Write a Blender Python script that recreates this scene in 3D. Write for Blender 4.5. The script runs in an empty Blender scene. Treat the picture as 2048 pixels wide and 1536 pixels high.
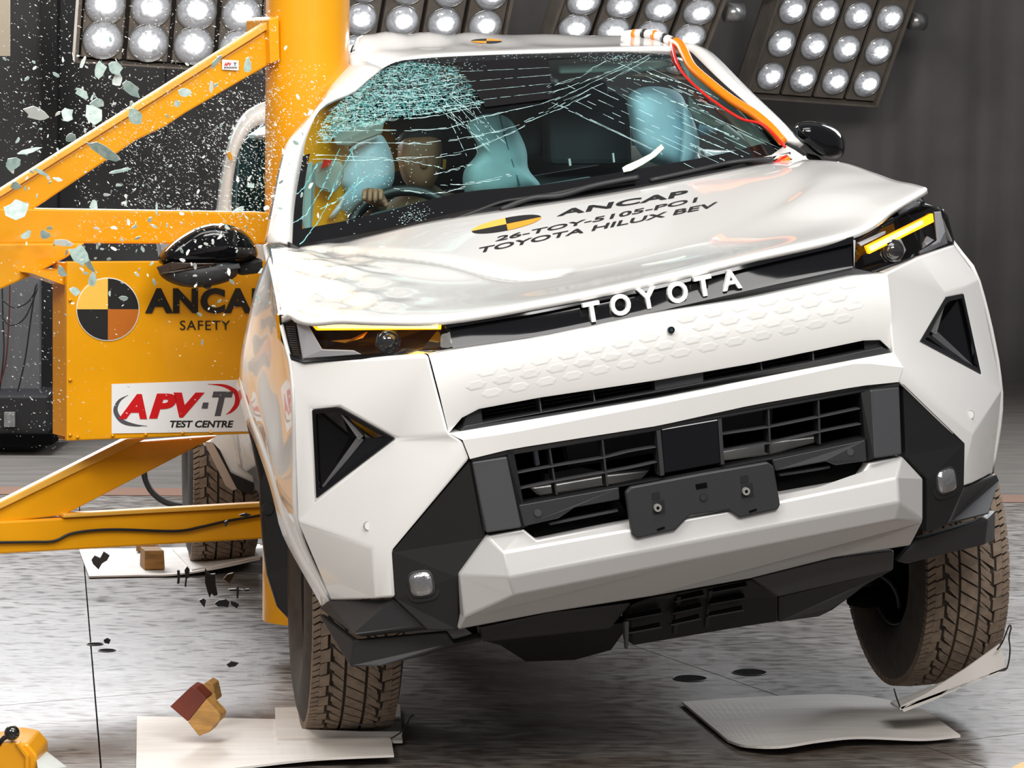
import bpy, bmesh, math, random
from mathutils import Vector, Matrix
from mathutils.bvhtree import BVHTree
random.seed(7)
S = bpy.context.scene
COL = S.collection
R = math.radians
# ---------------------------------------------------------------- camera
F = 5997.3; CH = 1.6902; PIT = .0905; ROL = .008
FW = Vector((0, math.cos(PIT), -math.sin(PIT))); UP = Vector((0, math.sin(PIT), math.cos(PIT))); RT = Vector((1, 0, 0))
R2 = RT*math.cos(ROL) + UP*math.sin(ROL); U2 = UP*math.cos(ROL) - RT*math.sin(ROL)
CAM = Vector((0, 0, CH))
cd = bpy.data.cameras.new('camera'); cam = bpy.data.objects.new('camera', cd); COL.objects.link(cam)
cd.sensor_width = 36; cd.lens = F/2048*36; cd.clip_end = 200
M = Matrix.Identity(4)
for i in range(3):
    M[i][0] = R2[i]; M[i][1] = U2[i]; M[i][2] = -FW[i]; M[i][3] = CAM[i]
cam.matrix_world = M
S.camera = cam
S.view_settings.view_transform = 'Standard'; S.view_settings.look = 'None'
S.view_settings.gamma = 1; S.view_settings.use_curve_mapping = False
S.view_settings.exposure = 0.0
# ---------------------------------------------------------------- world and lights
w = bpy.data.worlds.new('hall_ambient'); S.world = w; w.use_nodes = True
w.node_tree.nodes['Background'].inputs[0].default_value = (.95, .97, 1, 1)
w.node_tree.nodes['Background'].inputs[1].default_value = .2
def area(name, loc, tgt, sx, sy, power, col=(1, 1, 1)):
    l = bpy.data.lights.new(name, 'AREA'); l.shape = 'RECTANGLE'; l.size = sx; l.size_y = sy; l.energy = power; l.color = col
    o = bpy.data.objects.new(name, l); COL.objects.link(o); o.location = loc
    o.rotation_euler = (Vector(tgt)-Vector(loc)).to_track_quat('-Z', 'Y').to_euler()
    return o
area('overhead_lamp_front', (2.0, 2.2, 5.2), (.6, 8.0, .8), 3.4, 2.0, 330, (1, .985, .96))
area('overhead_lamp_side', (-2.8, 3.6, 4.6), (-.6, 9.0, .9), 2.2, 1.6, 165, (1, .95, .88))
area('overhead_fill_top', (.2, 6.3, 5.6), (.2, 6.9, 0), 4.5, 2.4, 235, (1, .98, .95))  # unseen fill light, added to brighten bonnet, boards and floor
area('overhead_lamp_rear', (-3.0, 14.2, 3.3), (-1.4, 9.2, 0), 4.0, 1.4, 430, (.95, .97, 1))
area('overhead_lamp_rear_side', (4.0, 15.0, 3.8), (2.0, 9.8, 0), 3.0, 1.4, 290, (.95, .97, 1))
# ---------------------------------------------------------------- pixel -> point helpers (every point has its own true depth)
T0 = Vector((.5641, 7.2905, .1302)); YAW = .2285; CR = -.1635
RC = (Matrix.Rotation(YAW, 3, 'Z') @ Matrix.Rotation(CR, 3, 'Y'))
RCI = RC.transposed()
MT = Matrix.Translation(T0) @ RC.to_4x4()
OL = RCI @ (CAM - T0)
def ray(u, v): return FW + R2*((u-1024)/F) - U2*((v-768)/F)
def C(u, v, y):
    d = RCI @ ray(u, v); t = (y-OL.y)/d.y
    return OL + d*t
def CX(u, v, x):
    d = RCI @ ray(u, v); t = (x-OL.x)/d.x
    return OL + d*t
def G(u, v, z=0):
    d = ray(u, v); return CAM + d*((z-CH)/d.z)
def W(u, v, Y):
    d = ray(u, v); return CAM + d*(Y/d.y)
def PLN(u, v, p0, n):
    d = ray(u, v); return CAM + d*((p0-CAM).dot(n)/d.dot(n))
def cq(l): return [C(*q) for q in l]
# ---------------------------------------------------------------- materials
def mat(name, col, rough=.5, metal=0, coat=0, spec=.5, noise=0, nscale=8, bump=0, emit=None, es=0, stretch=None, trans=0, noise_col=None, sheen=0):
    m = bpy.data.materials.new(name); m.use_nodes = True
    nt = m.node_tree; b = nt.nodes['Principled BSDF']
    b.inputs['Base Color'].default_value = (*col, 1); b.inputs['Roughness'].default_value = rough
    b.inputs['Metallic'].default_value = metal; b.inputs['Coat Weight'].default_value = coat; b.inputs['Coat Roughness'].default_value = .04
    b.inputs['Specular IOR Level'].default_value = spec
    b.inputs['Transmission Weight'].default_value = trans
    b.inputs['Sheen Weight'].default_value = sheen
    if emit:
        b.inputs['Emission Color'].default_value = (*emit, 1); b.inputs['Emission Strength'].default_value = es
    if noise or bump:
        tc = nt.nodes.new('ShaderNodeTexCoord'); mp = nt.nodes.new('ShaderNodeMapping'); nz = nt.nodes.new('ShaderNodeTexNoise')
        nt.links.new(tc.outputs['Object'], mp.inputs[0]); nt.links.new(mp.outputs[0], nz.inputs[0])
        if stretch: mp.inputs['Scale'].default_value = stretch
        nz.inputs['Scale'].default_value = nscale; nz.inputs['Detail'].default_value = 6
        if noise:
            mx = nt.nodes.new('ShaderNodeMix'); mx.data_type = 'RGBA'
            rp = nt.nodes.new('ShaderNodeValToRGB'); rp.color_ramp.elements[0].position = .35; rp.color_ramp.elements[1].position = .7
            nt.links.new(nz.outputs[0], rp.inputs[0]); nt.links.new(rp.outputs[0], mx.inputs[0])
            c2 = noise_col or tuple(c*(1-noise) for c in col)
            mx.inputs[6].default_value = (*col, 1); mx.inputs[7].default_value = (*c2, 1)
            nt.links.new(mx.outputs[2], b.inputs['Base Color'])
        if bump:
            bp = nt.nodes.new('ShaderNodeBump'); bp.inputs['Strength'].default_value = bump; bp.inputs['Distance'].default_value = .002
            nt.links.new(nz.outputs[0], bp.inputs['Height']); nt.links.new(bp.outputs[0], b.inputs['Normal'])
    return m
def glass_mat(name, tint, gloss=.08, rough=.02):
    m = bpy.data.materials.new(name); m.use_nodes = True; nt = m.node_tree; nt.nodes.clear()
    o = nt.nodes.new('ShaderNodeOutputMaterial'); tr = nt.nodes.new('ShaderNodeBsdfTransparent'); gl = nt.nodes.new('ShaderNodeBsdfGlossy')
    mx = nt.nodes.new('ShaderNodeMixShader'); lw = nt.nodes.new('ShaderNodeFresnel'); lw.inputs[0].default_value = 1.3
    tr.inputs[0].default_value = (*tint, 1); gl.inputs['Roughness'].default_value = rough
    nt.links.new(lw.outputs[0], mx.inputs[0]); nt.links.new(tr.outputs[0], mx.inputs[1]); nt.links.new(gl.outputs[0], mx.inputs[2]); nt.links.new(mx.outputs[0], o.inputs[0])
    return m
PAINT = mat('white_paint', (.83, .82, .80), .28, coat=1)
SILVER = mat('silver_satin', (.56, .55, .54), .38, metal=.25, spec=.5)
BLK = mat('black_plastic', (.009, .009, .0095), .5, bump=.15, nscale=400)
DGREY = mat('charcoal_plastic', (.024, .024, .026), .5, bump=.15, nscale=400)
MGREY = mat('grey_plastic', (.055, .055, .06), .45, bump=.1, nscale=400)
GLOSS = mat('gloss_black', (.004, .004, .005), .07)
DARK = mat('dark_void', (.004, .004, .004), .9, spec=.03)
RUB = mat('tyre_rubber', (.055, .043, .034), .75, noise=.35, nscale=30)
RUBT = mat('tread_rubber', (.27, .20, .145), .8, noise=.35, nscale=40)
STEEL = mat('galvanised_steel', (.45, .44, .42), .4, metal=.6)
CHROME = mat('chrome', (.8, .8, .8), .12, metal=1)
YEL = mat('yellow_paint', (.86, .37, .004), .33, noise=.12, nscale=5, coat=.3, bump=.05)
YELT = mat('yellow_paint_top_lit', (.86, .45, .06), .5, noise=.2, nscale=8)  # lighter yellow for the flanges: light from above put into the colour
AMBER = mat('amber_indicator', (1, .45, .02), .3, emit=(1, .36, .005), es=1.7)
AMBERW = mat('amber_indicator_core', (1, .7, .2), .3, emit=(1, .68, .16), es=3.5)
AMBD = mat('smoked_amber_lens', (.05, .03, .012), .1, coat=1)
LPLATE = mat('light_grey_reflector', (.45, .45, .48), .35)
WHITEL = mat('white_letter', (.85, .85, .85), .35)
GLASSW = glass_mat('tinted_windscreen', (.74, .93, .92))
CLEAR = glass_mat('clear_lens', (.95, .95, .95))
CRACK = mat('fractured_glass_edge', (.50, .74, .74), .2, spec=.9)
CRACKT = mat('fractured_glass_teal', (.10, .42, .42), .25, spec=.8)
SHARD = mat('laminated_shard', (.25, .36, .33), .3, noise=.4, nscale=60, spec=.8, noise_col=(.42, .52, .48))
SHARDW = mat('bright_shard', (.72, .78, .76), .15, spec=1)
BAGT = mat('teal_airbag', (.42, .66, .70), .8, noise=.15, nscale=14, bump=.3)
BAGB = mat('pale_blue_airbag', (.55, .76, .88), .8, noise=.15, nscale=14, bump=.3)
SKIN = mat('tan_vinyl_skin', (.36, .18, .10), .5, noise=.2, nscale=12)
SEAT = mat('dark_upholstery', (.035, .04, .043), .75, bump=.3, nscale=90)
TRIM = mat('grey_interior_trim', (.35, .40, .37), .7)
DASH = mat('dash_plastic', (.03, .034, .036), .6)
ORG = mat('orange_conduit', (.95, .25, .005), .35)
RED = mat('red_cable', (.75, .015, .01), .35)
TAPE = mat('white_tape', (.8, .8, .78), .4)
WOOD = mat('raw_wood', (.50, .26, .07), .6, noise=.45, nscale=14, stretch=(1, 6, 6))
WOODR = mat('red_painted_wood', (.17, .03, .015), .55, noise=.3, nscale=10)
WOODY = mat('weathered_wood', (.32, .15, .03), .6, noise=.45, nscale=14, stretch=(1, 6, 6))
SHEET = mat('white_board', (.80, .75, .70), .5, noise=.14, nscale=6, stretch=(1, 5, 1))
INK = mat('black_ink', (.012, .012, .012), .5)
INKR = mat('red_ink', (.62, .006, .01), .45)
INKG = mat('grey_ink', (.09, .085, .10), .45)
DECALO = mat('orange_decal', (.80, .38, .03), .4)
DECALO2 = mat('burnt_orange_decal', (.50, .14, .015), .4)
DECALY = mat('pale_yellow_decal', (.92, .55, .09), .4)
LABELW = mat('white_label', (.85, .85, .85), .35)
CURT = mat('dark_curtain', (.19, .18, .178), .85, noise=.25, nscale=2, sheen=.1)
PANELG = mat('grey_panel', (.085, .085, .088), .6, noise=.25, nscale=3)
PANELB = mat('black_panel', (.01, .01, .012), .5)
FRAMEB = mat('lamp_bank_frame', (.26, .225, .19), .5, noise=.3, nscale=9)
FRAMED = mat('lamp_bank_divider', (.03, .025, .022), .5)
KNOB = mat('black_knob', (.01, .01, .01), .1, coat=1)
# ---------------------------------------------------------------- object helpers
def tag(o, label=None, cat=None, group=None, kind=None):
    if label: o['label'] = label
    if cat: o['category'] = cat
    if group: o['group'] = group
    if kind: o['kind'] = kind
    return o
def empty(name, loc=None, mw=None):
    o = bpy.data.objects.new(name, None); COL.objects.link(o); o.empty_display_size = .1
    o.matrix_world = mw if mw is not None else Matrix.Translation(Vector(loc))
    WM[o.name] = o.matrix_world.copy()
    return o
WM = {}
def link(name, me, m, parent=None, world=False, smooth=False, bevel=0, bseg=2, solid=0, sub=0, off=0, angle=35):
    o = bpy.data.objects.new(name, me); COL.objects.link(o)
    if m is not None and not me.materials: me.materials.append(m)
    if parent is not None:
        o.parent = parent
        if world: o.matrix_parent_inverse = WM.get(parent.name, Matrix.Identity(4)).inverted()
    if solid:
        md = o.modifiers.new('solid', 'SOLIDIFY'); md.thickness = solid; md.offset = off
    if sub:
        md = o.modifiers.new('sub', 'SUBSURF'); md.levels = sub; md.render_levels = sub
    if bevel:
        md = o.modifiers.new('bev', 'BEVEL'); md.width = bevel; md.segments = bseg; md.limit_method = 'ANGLE'; md.angle_limit = R(20); md.harden_normals = False
    if smooth:
        for p in me.polygons: p.use_smooth = True
        if smooth == 'angle':
            try: me.set_sharp_from_angle(angle=R(angle))
            except Exception: pass
    return o
def mk(name, verts, faces, m, parent=None, recalc=True, **k):
    me = bpy.data.meshes.new(name); me.from_pydata([tuple(v) for v in verts], [], faces); me.update()
    if recalc:
        bm = bmesh.new(); bm.from_mesh(me); bmesh.ops.remove_doubles(bm, verts=bm.verts, dist=1e-5); bmesh.ops.recalc_face_normals(bm, faces=bm.faces); bm.to_mesh(me); bm.free()
    return link(name, me, m, parent, **k)
def prism_data(front, dvec):
    n = len(front); v = list(front) + [p+dvec for p in front]
    f = [tuple(range(n)), tuple(range(2*n-1, n-1, -1))] + [(i, (i+1) % n, n+(i+1) % n, n+i) for i in range(n)]
    return v, f
def prism(name, front, dvec, m, parent=None, **k):
    v, f = prism_data(front, Vector(dvec)); return mk(name, v, f, m, parent, **k)
def plate(name, pts, dy, m, parent=None, **k):      # truck-local plate, thickness backwards (dy)
    return prism(name, cq(pts), (0, dy, 0), m, parent, **k)
def box_data(c, s, rot=None):
    v = []
    for x in (-.5, .5):
        for y in (-.5, .5):
            for z in (-.5, .5):
                p = Vector((x*s[0], y*s[1], z*s[2]))
                if rot: p = rot @ p
                v.append(p + Vector(c))
    f = [(0, 1, 3, 2), (4, 6, 7, 5), (0, 4, 5, 1), (2, 3, 7, 6), (0, 2, 6, 4), (1, 5, 7, 3)]
    return v, f
def box(name, c, s, m, parent=None, rot=None, **k):
    v, f = box_data(c, s, rot); return mk(name, v, f, m, parent, **k)
class MB:
    def __init__(s): s.v = []; s.f = []
    def add(s, d):
        n = len(s.v); s.v += list(d[0]); s.f += [tuple(i+n for i in f) for f in d[1]]; return s
    def build(s, name, m, parent=None, **k): return mk(name, s.v, s.f, m, parent, **k)
def smooth_line(pts, n=6):
    if len(pts) < 3: return pts
    out = []
    P = [pts[0]*2-pts[1]] + list(pts) + [pts[-1]*2-pts[-2]]
    for i in range(1, len(P)-2):
        a, b, c, d = P[i-1], P[i], P[i+1], P[i+2]
        for j in range(n):
            t = j/n
            out.append(.5*((2*b)+(c-a)*t+(2*a-5*b+4*c-d)*t*t+(3*b-a-3*c+d)*t**3))
    out.append(pts[-1]); return out
def tube_data(pts, r, n=8, cap=True):
    v = []; f = []
    up = Vector((.13, .27, .95))
    for i, p in enumerate(pts):
        t = (pts[min(i+1, len(pts)-1)] - pts[max(i-1, 0)]).normalized()
        a = t.cross(up)
        if a.length < .05: a = t.cross(Vector((1, 0, 0)))
        a.normalize(); b = t.cross(a)
        rr = r[i] if isinstance(r, (list, tuple)) else r
        for k in range(n):
            q = 2*math.pi*k/n; v.append(p + a*math.cos(q)*rr + b*math.sin(q)*rr)
    for i in range(len(pts)-1):
        for k in range(n): f.append((i*n+k, i*n+(k+1) % n, (i+1)*n+(k+1) % n, (i+1)*n+k))
    if cap: f += [tuple(range(n)), tuple(range((len(pts)-1)*n, len(pts)*n))]
    return v, f
def tube(name, pts, r, m, parent=None, n=8, **k):
    v, f = tube_data(pts, r, n); return mk(name, v, f, m, parent, smooth=True, **k)
def grid(name, rows, m, parent=None, **k):
    n = len(rows[0]); v = [p for r in rows for p in r]
    f = [(i*n+j, i*n+j+1, (i+1)*n+j+1, (i+1)*n+j) for i in range(len(rows)-1) for j in range(n-1)]
    return mk(name, v, f, m, parent, **k)
def resample(pts, n):
    L = [0]
    for a, b in zip(pts, pts[1:]): L.append(L[-1]+(b-a).length)
    out = []
    for i in range(n):
        s = L[-1]*i/(n-1); j = 0
        while j < len(L)-2 and L[j+1] < s: j += 1
        t = (s-L[j])/max(1e-9, L[j+1]-L[j]); out.append(pts[j].lerp(pts[j+1], t))
    return out
def coons(bot, top, lef, rig, nu, nv):
    b = resample(bot, nu); t = resample(top, nu); l = resample(lef, nv); r = resample(rig, nv); rows = []
    for j in range(nv):
        y = j/(nv-1); row = []
        for i in range(nu):
            x = i/(nu-1)
            row.append(b[i]*(1-y)+t[i]*y + l[j]*(1-x)+r[j]*x - (b[0]*(1-x)*(1-y)+b[-1]*x*(1-y)+t[0]*(1-x)*y+t[-1]*x*y))
        rows.append(row)
    return rows
def pillow(name, outline, rings, m, parent=None, fn=None, sub=1, **k):
    # outline: (u,v) pixels; rings: (scale, y); a closed rounded body whose section grows and shrinks through its depth
    cu = sum(p[0] for p in outline)/len(outline); cv = sum(p[1] for p in outline)/len(outline)
    fn = fn or C
    v = []; f = []; n = len(outline)
    for s, y in rings:
        for u, q in outline: v.append(fn(cu+(u-cu)*s, cv+(q-cv)*s, y))
    for i in range(len(rings)-1):
        for j in range(n): f.append((i*n+j, i*n+(j+1) % n, (i+1)*n+(j+1) % n, (i+1)*n+j))
    f += [tuple(range(n)), tuple(range((len(rings)-1)*n, len(rings)*n))]
    return mk(name, v, f, m, parent, smooth=True, sub=sub, **k)
def text_mesh(body, bold=0, shear=0, space=1.0):
    c = bpy.data.curves.new('lettering', 'FONT'); c.body = body; c.offset = bold; c.shear = shear; c.space_character = space; c.resolution_u = 4
    o = bpy.data.objects.new('lettering_source', c); COL.objects.link(o)
    dg = bpy.context.evaluated_depsgraph_get(); dg.update()
    me = bpy.data.meshes.new_from_object(o.evaluated_get(dg))
    bpy.data.objects.remove(o); bpy.data.curves.remove(c)
    vs = [v.co.copy() for v in me.vertices]; fs = [tuple(p.vertices) for p in me.polygons]
    bpy.data.meshes.remove(me)
    x0 = min(v.x for v in vs); x1 = max(v.x for v in vs); y0 = min(v.y for v in vs); y1 = max(v.y for v in vs)
    return [((v.x-x0)/(x1-x0), (v.y-y0)/(y1-y0)) for v in vs], fs
def letters(name, body, fn, m, parent, depth=None, bold=0, shear=0, space=1.0, **k):
    # fn maps (s,t) in the unit box to a point on the carrying surface
    st, fs = text_mesh(body, bold, shear, space)
    v = [fn(s, t) for s, t in st]
    me = bpy.data.meshes.new(name); me.from_pydata([tuple(p) for p in v], [], fs); me.update()
    if depth is not None:
        bm = bmesh.new(); bm.from_mesh(me); g = bmesh.ops.extrude_face_region(bm, geom=bm.faces[:])
        bmesh.ops.translate(bm, verts=[e for e in g['geom'] if isinstance(e, bmesh.types.BMVert)], vec=Vector(depth))
        bmesh.ops.recalc_face_normals(bm, faces=bm.faces); bm.to_mesh(me); bm.free()
    return link(name, me, m, parent, **k)
def bil(q, s, t):   # q: BL, BR, TR, TL
    return (q[0].lerp(q[1], s)).lerp(q[3].lerp(q[2], s), t)
def ngon_disc(c, e1, e2, r, n=24, a0=0, a1=2*math.pi):
    return [c + e1*(r*math.cos(a0+(a1-a0)*i/n)) + e2*(r*math.sin(a0+(a1-a0)*i/n)) for i in range(n + (0 if a1-a0 > 6.2 else 1))]
# ================================================================ THE SETTING
def floor_material():
    m = bpy.data.materials.new('polished_floor'); m.use_nodes = True; nt = m.node_tree; b = nt.nodes['Principled BSDF']
    tc = nt.nodes.new('ShaderNodeTexCoord')
    def nz(scale, st, det=8):
        mp = nt.nodes.new('ShaderNodeMapping'); mp.inputs['Scale'].default_value = st; mp.inputs['Rotation'].default_value = (0, 0, R(-8))
        n = nt.nodes.new('ShaderNodeTexNoise'); n.inputs['Scale'].default_value = scale; n.inputs['Detail'].default_value = det
        nt.links.new(tc.outputs['Object'], mp.inputs[0]); nt.links.new(mp.outputs[0], n.inputs[0]); return n
    a = nz(1.6, (1, 2.6, 1), 10); s = nz(9, (1, 9, 1)); f = nz(60, (1, 3, 1))
    r1 = nt.nodes.new('ShaderNodeValToRGB'); e = r1.color_ramp.elements
    e[0].position = .36; e[0].color = (.105, .07, .048, 1); e[1].position = .66; e[1].color = (.27, .25, .23, 1)
    nt.links.new(a.outputs[0], r1.inputs[0])
    r2 = nt.nodes.new('ShaderNodeValToRGB'); e = r2.color_ramp.elements
    e[0].position = .40; e[0].color = (.30, .26, .23, 1); e[1].position = .60; e[1].color = (1, 1, 1, 1)
    nt.links.new(s.outputs[0], r2.inputs[0])
    mx = nt.nodes.new('ShaderNodeMix'); mx.data_type = 'RGBA'; mx.blend_type = 'MULTIPLY'; mx.inputs[0].default_value = .8
    nt.links.new(r1.outputs[0], mx.inputs[6]); nt.links.new(r2.outputs[0], mx.inputs[7]); 
    g = nz(14, (1, 2.0, 1), 10); r3 = nt.nodes.new('ShaderNodeValToRGB'); e = r3.color_ramp.elements
    e[0].position = .38; e[0].color = (.40, .36, .33, 1); e[1].position = .52; e[1].color = (1, 1, 1, 1)
    nt.links.new(g.outputs[0], r3.inputs[0])
    m2 = nt.nodes.new('ShaderNodeMix'); m2.data_type = 'RGBA'; m2.blend_type = 'MULTIPLY'; m2.inputs[0].default_value = .7
    nt.links.new(mx.outputs[2], m2.inputs[6]); nt.links.new(r3.outputs[0], m2.inputs[7]); nt.links.new(m2.outputs[2], b.inputs['Base Color'])
    rr = nt.nodes.new('ShaderNodeMapRange'); rr.inputs[3].default_value = .3; rr.inputs[4].default_value = .58
    rr.inputs[1].default_value = .35; rr.inputs[2].default_value = .65
    nt.links.new(g.outputs[0], rr.inputs[0]); nt.links.new(rr.outputs[0], b.inputs['Roughness'])
    bp = nt.nodes.new('ShaderNodeBump'); bp.inputs['Strength'].default_value = .12; bp.inputs['Distance'].default_value = .003
    nt.links.new(f.outputs[0], bp.inputs['Height']); nt.links.new(bp.outputs[0], b.inputs['Normal'])
    b.inputs['Specular IOR Level'].default_value = 1.0
    return m
FLOORM = floor_material()
fl = box('floor', (0, 11, -.09), (26, 26, .08), PANELB); tag(fl, 'stained polished concrete test hall floor', 'floor', kind='structure')
def clip(poly, a, d, side):
    out = []; n = Vector((-d.y, d.x)); n = n if side > 0 else -n
    for i in range(len(poly)):
        p, q = poly[i], poly[(i+1) % len(poly)]
        dp, dq = (p-a).dot(n), (q-a).dot(n)
        if dp >= 0: out.append(p)
        if dp*dq < 0: out.append(p.lerp(q, dp/(dp-dq)))
    return out
cells = [[Vector(p) for p in ((-13, -2), (13, -2), (13, 13.05), (-13, 13.05))]]
joints = [((166, 1101), (202, 1536)), ((35, 1408), (454, 1373)), ((1266, 1291), (1552, 1390)), ((1494, 1528), (2048, 1467))]
for p, q in joints:
    a = G(*p).xy; d = (G(*q).xy-a).normalized(); nc = []
    for c in cells:
        n = Vector((-d.y, d.x))
        for sd in (1, -1):
            r = clip(c, a + n*(.0022*sd), d, sd)
            if len(r) > 2: nc.append(r)
    cells = nc
for c in cells:
    prism('floor_slab', [Vector((p.x, p.y, 0)) for p in c], (0, 0, -.05), FLOORM, fl)
FLOORT = mat('far_floor', (.16, .145, .13), .45, noise=.3, nscale=3, stretch=(1, 4, 1))
FLOORB = mat('brown_floor_strip', (.20, .11, .075), .5)
prism('floor_slab', [Vector(p) for p in ((-13, 13.33, 0), (13, 13.33, 0), (13, 24, 0), (-13, 24, 0))], (0, 0, -.05), FLOORT, fl)
prism('threshold_strip', [Vector(p) for p in ((-13, 13.06, .002), (13, 13.06, .002), (13, 13.32, .002), (-13, 13.32, .002))], (0, 0, -.05), FLOORB, fl)
# pleated curtain at the back
rows = []
xs = [-9+18*i/360 for i in range(361)]
for z in (0.0, 1.5, 3.0, 4.5, 6.5):
    rows.append([Vector((x, 19.2 + .045*math.sin(x*9+.7*math.sin(x*2.1)) + .03*math.sin(x*21+1.3) + .02*math.sin(x*3.3+z*.3), z)) for x in xs])
cu = grid('wall_back', rows, CURT, smooth=True, solid=.01); tag(cu, 'tall dark grey pleated curtain wall behind the truck', 'curtain', kind='structure')
# dark wall on the left behind the test rig
wl = empty('wall_left', (-4.5, 16.2, 0)); tag(wl, 'dark grey panelled wall with black column behind the yellow rig', 'wall', kind='structure')
def wq(u0, v0, u1, v1, Y): return [W(u0, v1, Y), W(u1, v1, Y), W(u1, v0, Y), W(u0, v0, Y)]
prism('wall_panel', wq(-500, -420, 84, 895, 16.0), (0, .08, 0), PANELG, wl, world=True)
prism('wall_panel', wq(113, -420, 330, 780, 16.6), (0, .08, 0), PANELG, wl, world=True)
prism('column', wq(83, -420, 114, 895, 15.9), (0, .12, 0), PANELB, wl, world=True)
prism('wall_panel', wq(-60, 545, 79, 790, 15.0), (0, .06, 0), mat('pale_grey_panel', (.14, .14, .145), .5, noise=.3, nscale=2), wl, world=True)
tg = prism('banner', wq(-40, -60, 19, 112, 14.6), (0, .02, 0), mat('tan_banner', (.36, .30, .22), .7)); tag(tg, 'tan hanging sheet edge at the upper left corner', 'banner')
eq = empty('equipment_cabinet', W(20, 890, 14.8)); tag(eq, 'low black equipment cabinet with grey switch at the far left', 'cabinet')
prism('body', wq(-120, 792, 96, 889, 14.6), (0, .5, 0), PANELB, eq, world=True, bevel=.01)
prism('plinth', wq(-120, 868, 104, 890, 14.55), (0, .6, 0), DARK, eq, world=True)
prism('switch', wq(8, 825, 29, 854, 14.57), (0, .04, 0), mat('grey_switch', (.3, .3, .3), .4, noise=.4, nscale=30), eq, world=True)
for k, pts in enumerate([[(4, 555), (6, 640), (8, 700), (2, 760), (-4, 800)], [(20, 560), (18, 640), (12, 720), (0, 770)], [(72, 565), (60, 650), (50, 720), (34, 790)],
                         [(76, 565), (60, 600), (30, 615), (4, 600)], [(78, 570), (50, 635), (20, 650), (2, 630)]]):
    t = tube('hanging_cable', smooth_line([W(u, v, 14.92-.03*k) for u, v in pts]), .004, PANELB if k != 1 else mat('dark_red_cable', (.10, .015, .01), .5), n=6)
    tag(t, ['outer black cable hanging straight at the far left panel edge', 'dark red cable hanging over the grey panel', 'long black cable hanging down the right of the grey panel', 'upper looped black cable on the grey panel', 'lower looped black cable on the grey panel'][k], 'cable', 'cables on the grey panel')
# ---------------------------------------------------------------- lamp banks
def lens_material():
    m = bpy.data.materials.new('lit_lamp_lens'); m.use_nodes = True; nt = m.node_tree; b = nt.nodes['Principled BSDF']
    b.inputs['Base Color'].default_value = (.55, .57, .6, 1); b.inputs['Roughness'].default_value = .15; b.inputs['Coat Weight'].default_value = 1
    tc = nt.nodes.new('ShaderNodeTexCoord'); gr = nt.nodes.new('ShaderNodeTexGradient'); gr.gradient_type = 'SPHERICAL'
    mp = nt.nodes.new('ShaderNodeMapping'); mp.inputs['Location'].default_value = (0, -.14, 0); mp.inputs['Scale'].default_value = (12, 14, 0)
    nt.links.new(tc.outputs['Object'], mp.inputs[0]); nt.links.new(mp.outputs[0], gr.inputs[0])
    wv = nt.nodes.new('ShaderNodeTexNoise'); wv.inputs['Scale'].default_value = 28; wv.inputs['Detail'].default_value = 3; wv.inputs['Distortion'].default_value = 1.5
    oi = nt.nodes.new('ShaderNodeObjectInfo'); ad = nt.nodes.new('ShaderNodeVectorMath'); ad.operation = 'ADD'
    nt.links.new(tc.outputs['Object'], ad.inputs[0]); nt.links.new(oi.outputs['Location'], ad.inputs[1]); nt.links.new(ad.outputs[0], wv.inputs[0])
    rp = nt.nodes.new('ShaderNodeValToRGB'); e = rp.color_ramp.elements
    e[0].position = .0; e[0].color = (.05, .05, .055, 1); e[1].position = .85; e[1].color = (3, 3, 3, 1)
    e2 = rp.color_ramp.elements.new(.35); e2.color = (.22, .23, .25, 1)
    nt.links.new(gr.outputs[0], rp.inputs[0])
    mr = nt.nodes.new('ShaderNodeMapRange'); mr.inputs[1].default_value = .3; mr.inputs[2].default_value = .7; mr.inputs[3].default_value = .35; mr.inputs[4].default_value = 2.0
    nt.links.new(wv.outputs[0], mr.inputs[0])
    mu = nt.nodes.new('ShaderNodeMix'); mu.data_type = 'RGBA'; mu.blend_type = 'MULTIPLY'; mu.inputs[0].default_value = 1
    nt.links.new(rp.outputs[0], mu.inputs[6]); nt.links.new(mr.outputs[0], mu.inputs[7])
    nt.links.new(mu.outputs[2], b.inputs['Emission Color']); b.inputs['Emission Strength'].default_value = .9
    return m
LENS = lens_material()
RIM = mat('lamp_rim', (.5, .5, .5), .25, metal=.8)
# shared lens and rim meshes (local: disc in xy, dome towards -z ... facing +z)
def lens_mesh(rad):
    v = [Vector((0, 0, rad*.42))]; f = []; n = 24
    for k, (rr, zz) in enumerate(((.35, .39), (.65, .29), (.88, .14), (1.0, 0.0))):
        for i in range(n): a = 2*math.pi*i/n; v.append(Vector((rad*rr*math.cos(a), rad*rr*math.sin(a), rad*zz)))
    for i in range(n): f.append((0, 1+i, 1+(i+1) % n))
    for k in range(3):
        for i in range(n): f.append((1+k*n+i, 1+(k+1)*n+i, 1+(k+1)*n+(i+1) % n, 1+k*n+(i+1) % n))
    me = bpy.data.meshes.new('lamp_lens'); me.from_pydata([tuple(p) for p in v], [], f); me.update()
    for p in me.polygons: p.use_smooth = True
    me.materials.append(LENS); return me
def rim_mesh(rad):
    v = []; f = []; n = 24; prof = [(1.0, -.1), (1.0, .06), (1.06, .08), (1.10, .02), (1.10, -.1)]
    for rr, zz in prof:
        for i in range(n): a = 2*math.pi*i/n; v.append((rad*rr*math.cos(a), rad*rr*math.sin(a), rad*zz))
    for k in range(len(prof)-1):
        for i in range(n): f.append((k*n+i, k*n+(i+1) % n, (k+1)*n+(i+1) % n, (k+1)*n+i))
    me = bpy.data.meshes.new('lamp_rim'); me.from_pydata(v, [], f); me.update()
    for p in me.polygons: p.use_smooth = True
    me.materials.append(RIM); return me
LM = lens_mesh(.088); RM = rim_mesh(.088)
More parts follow.
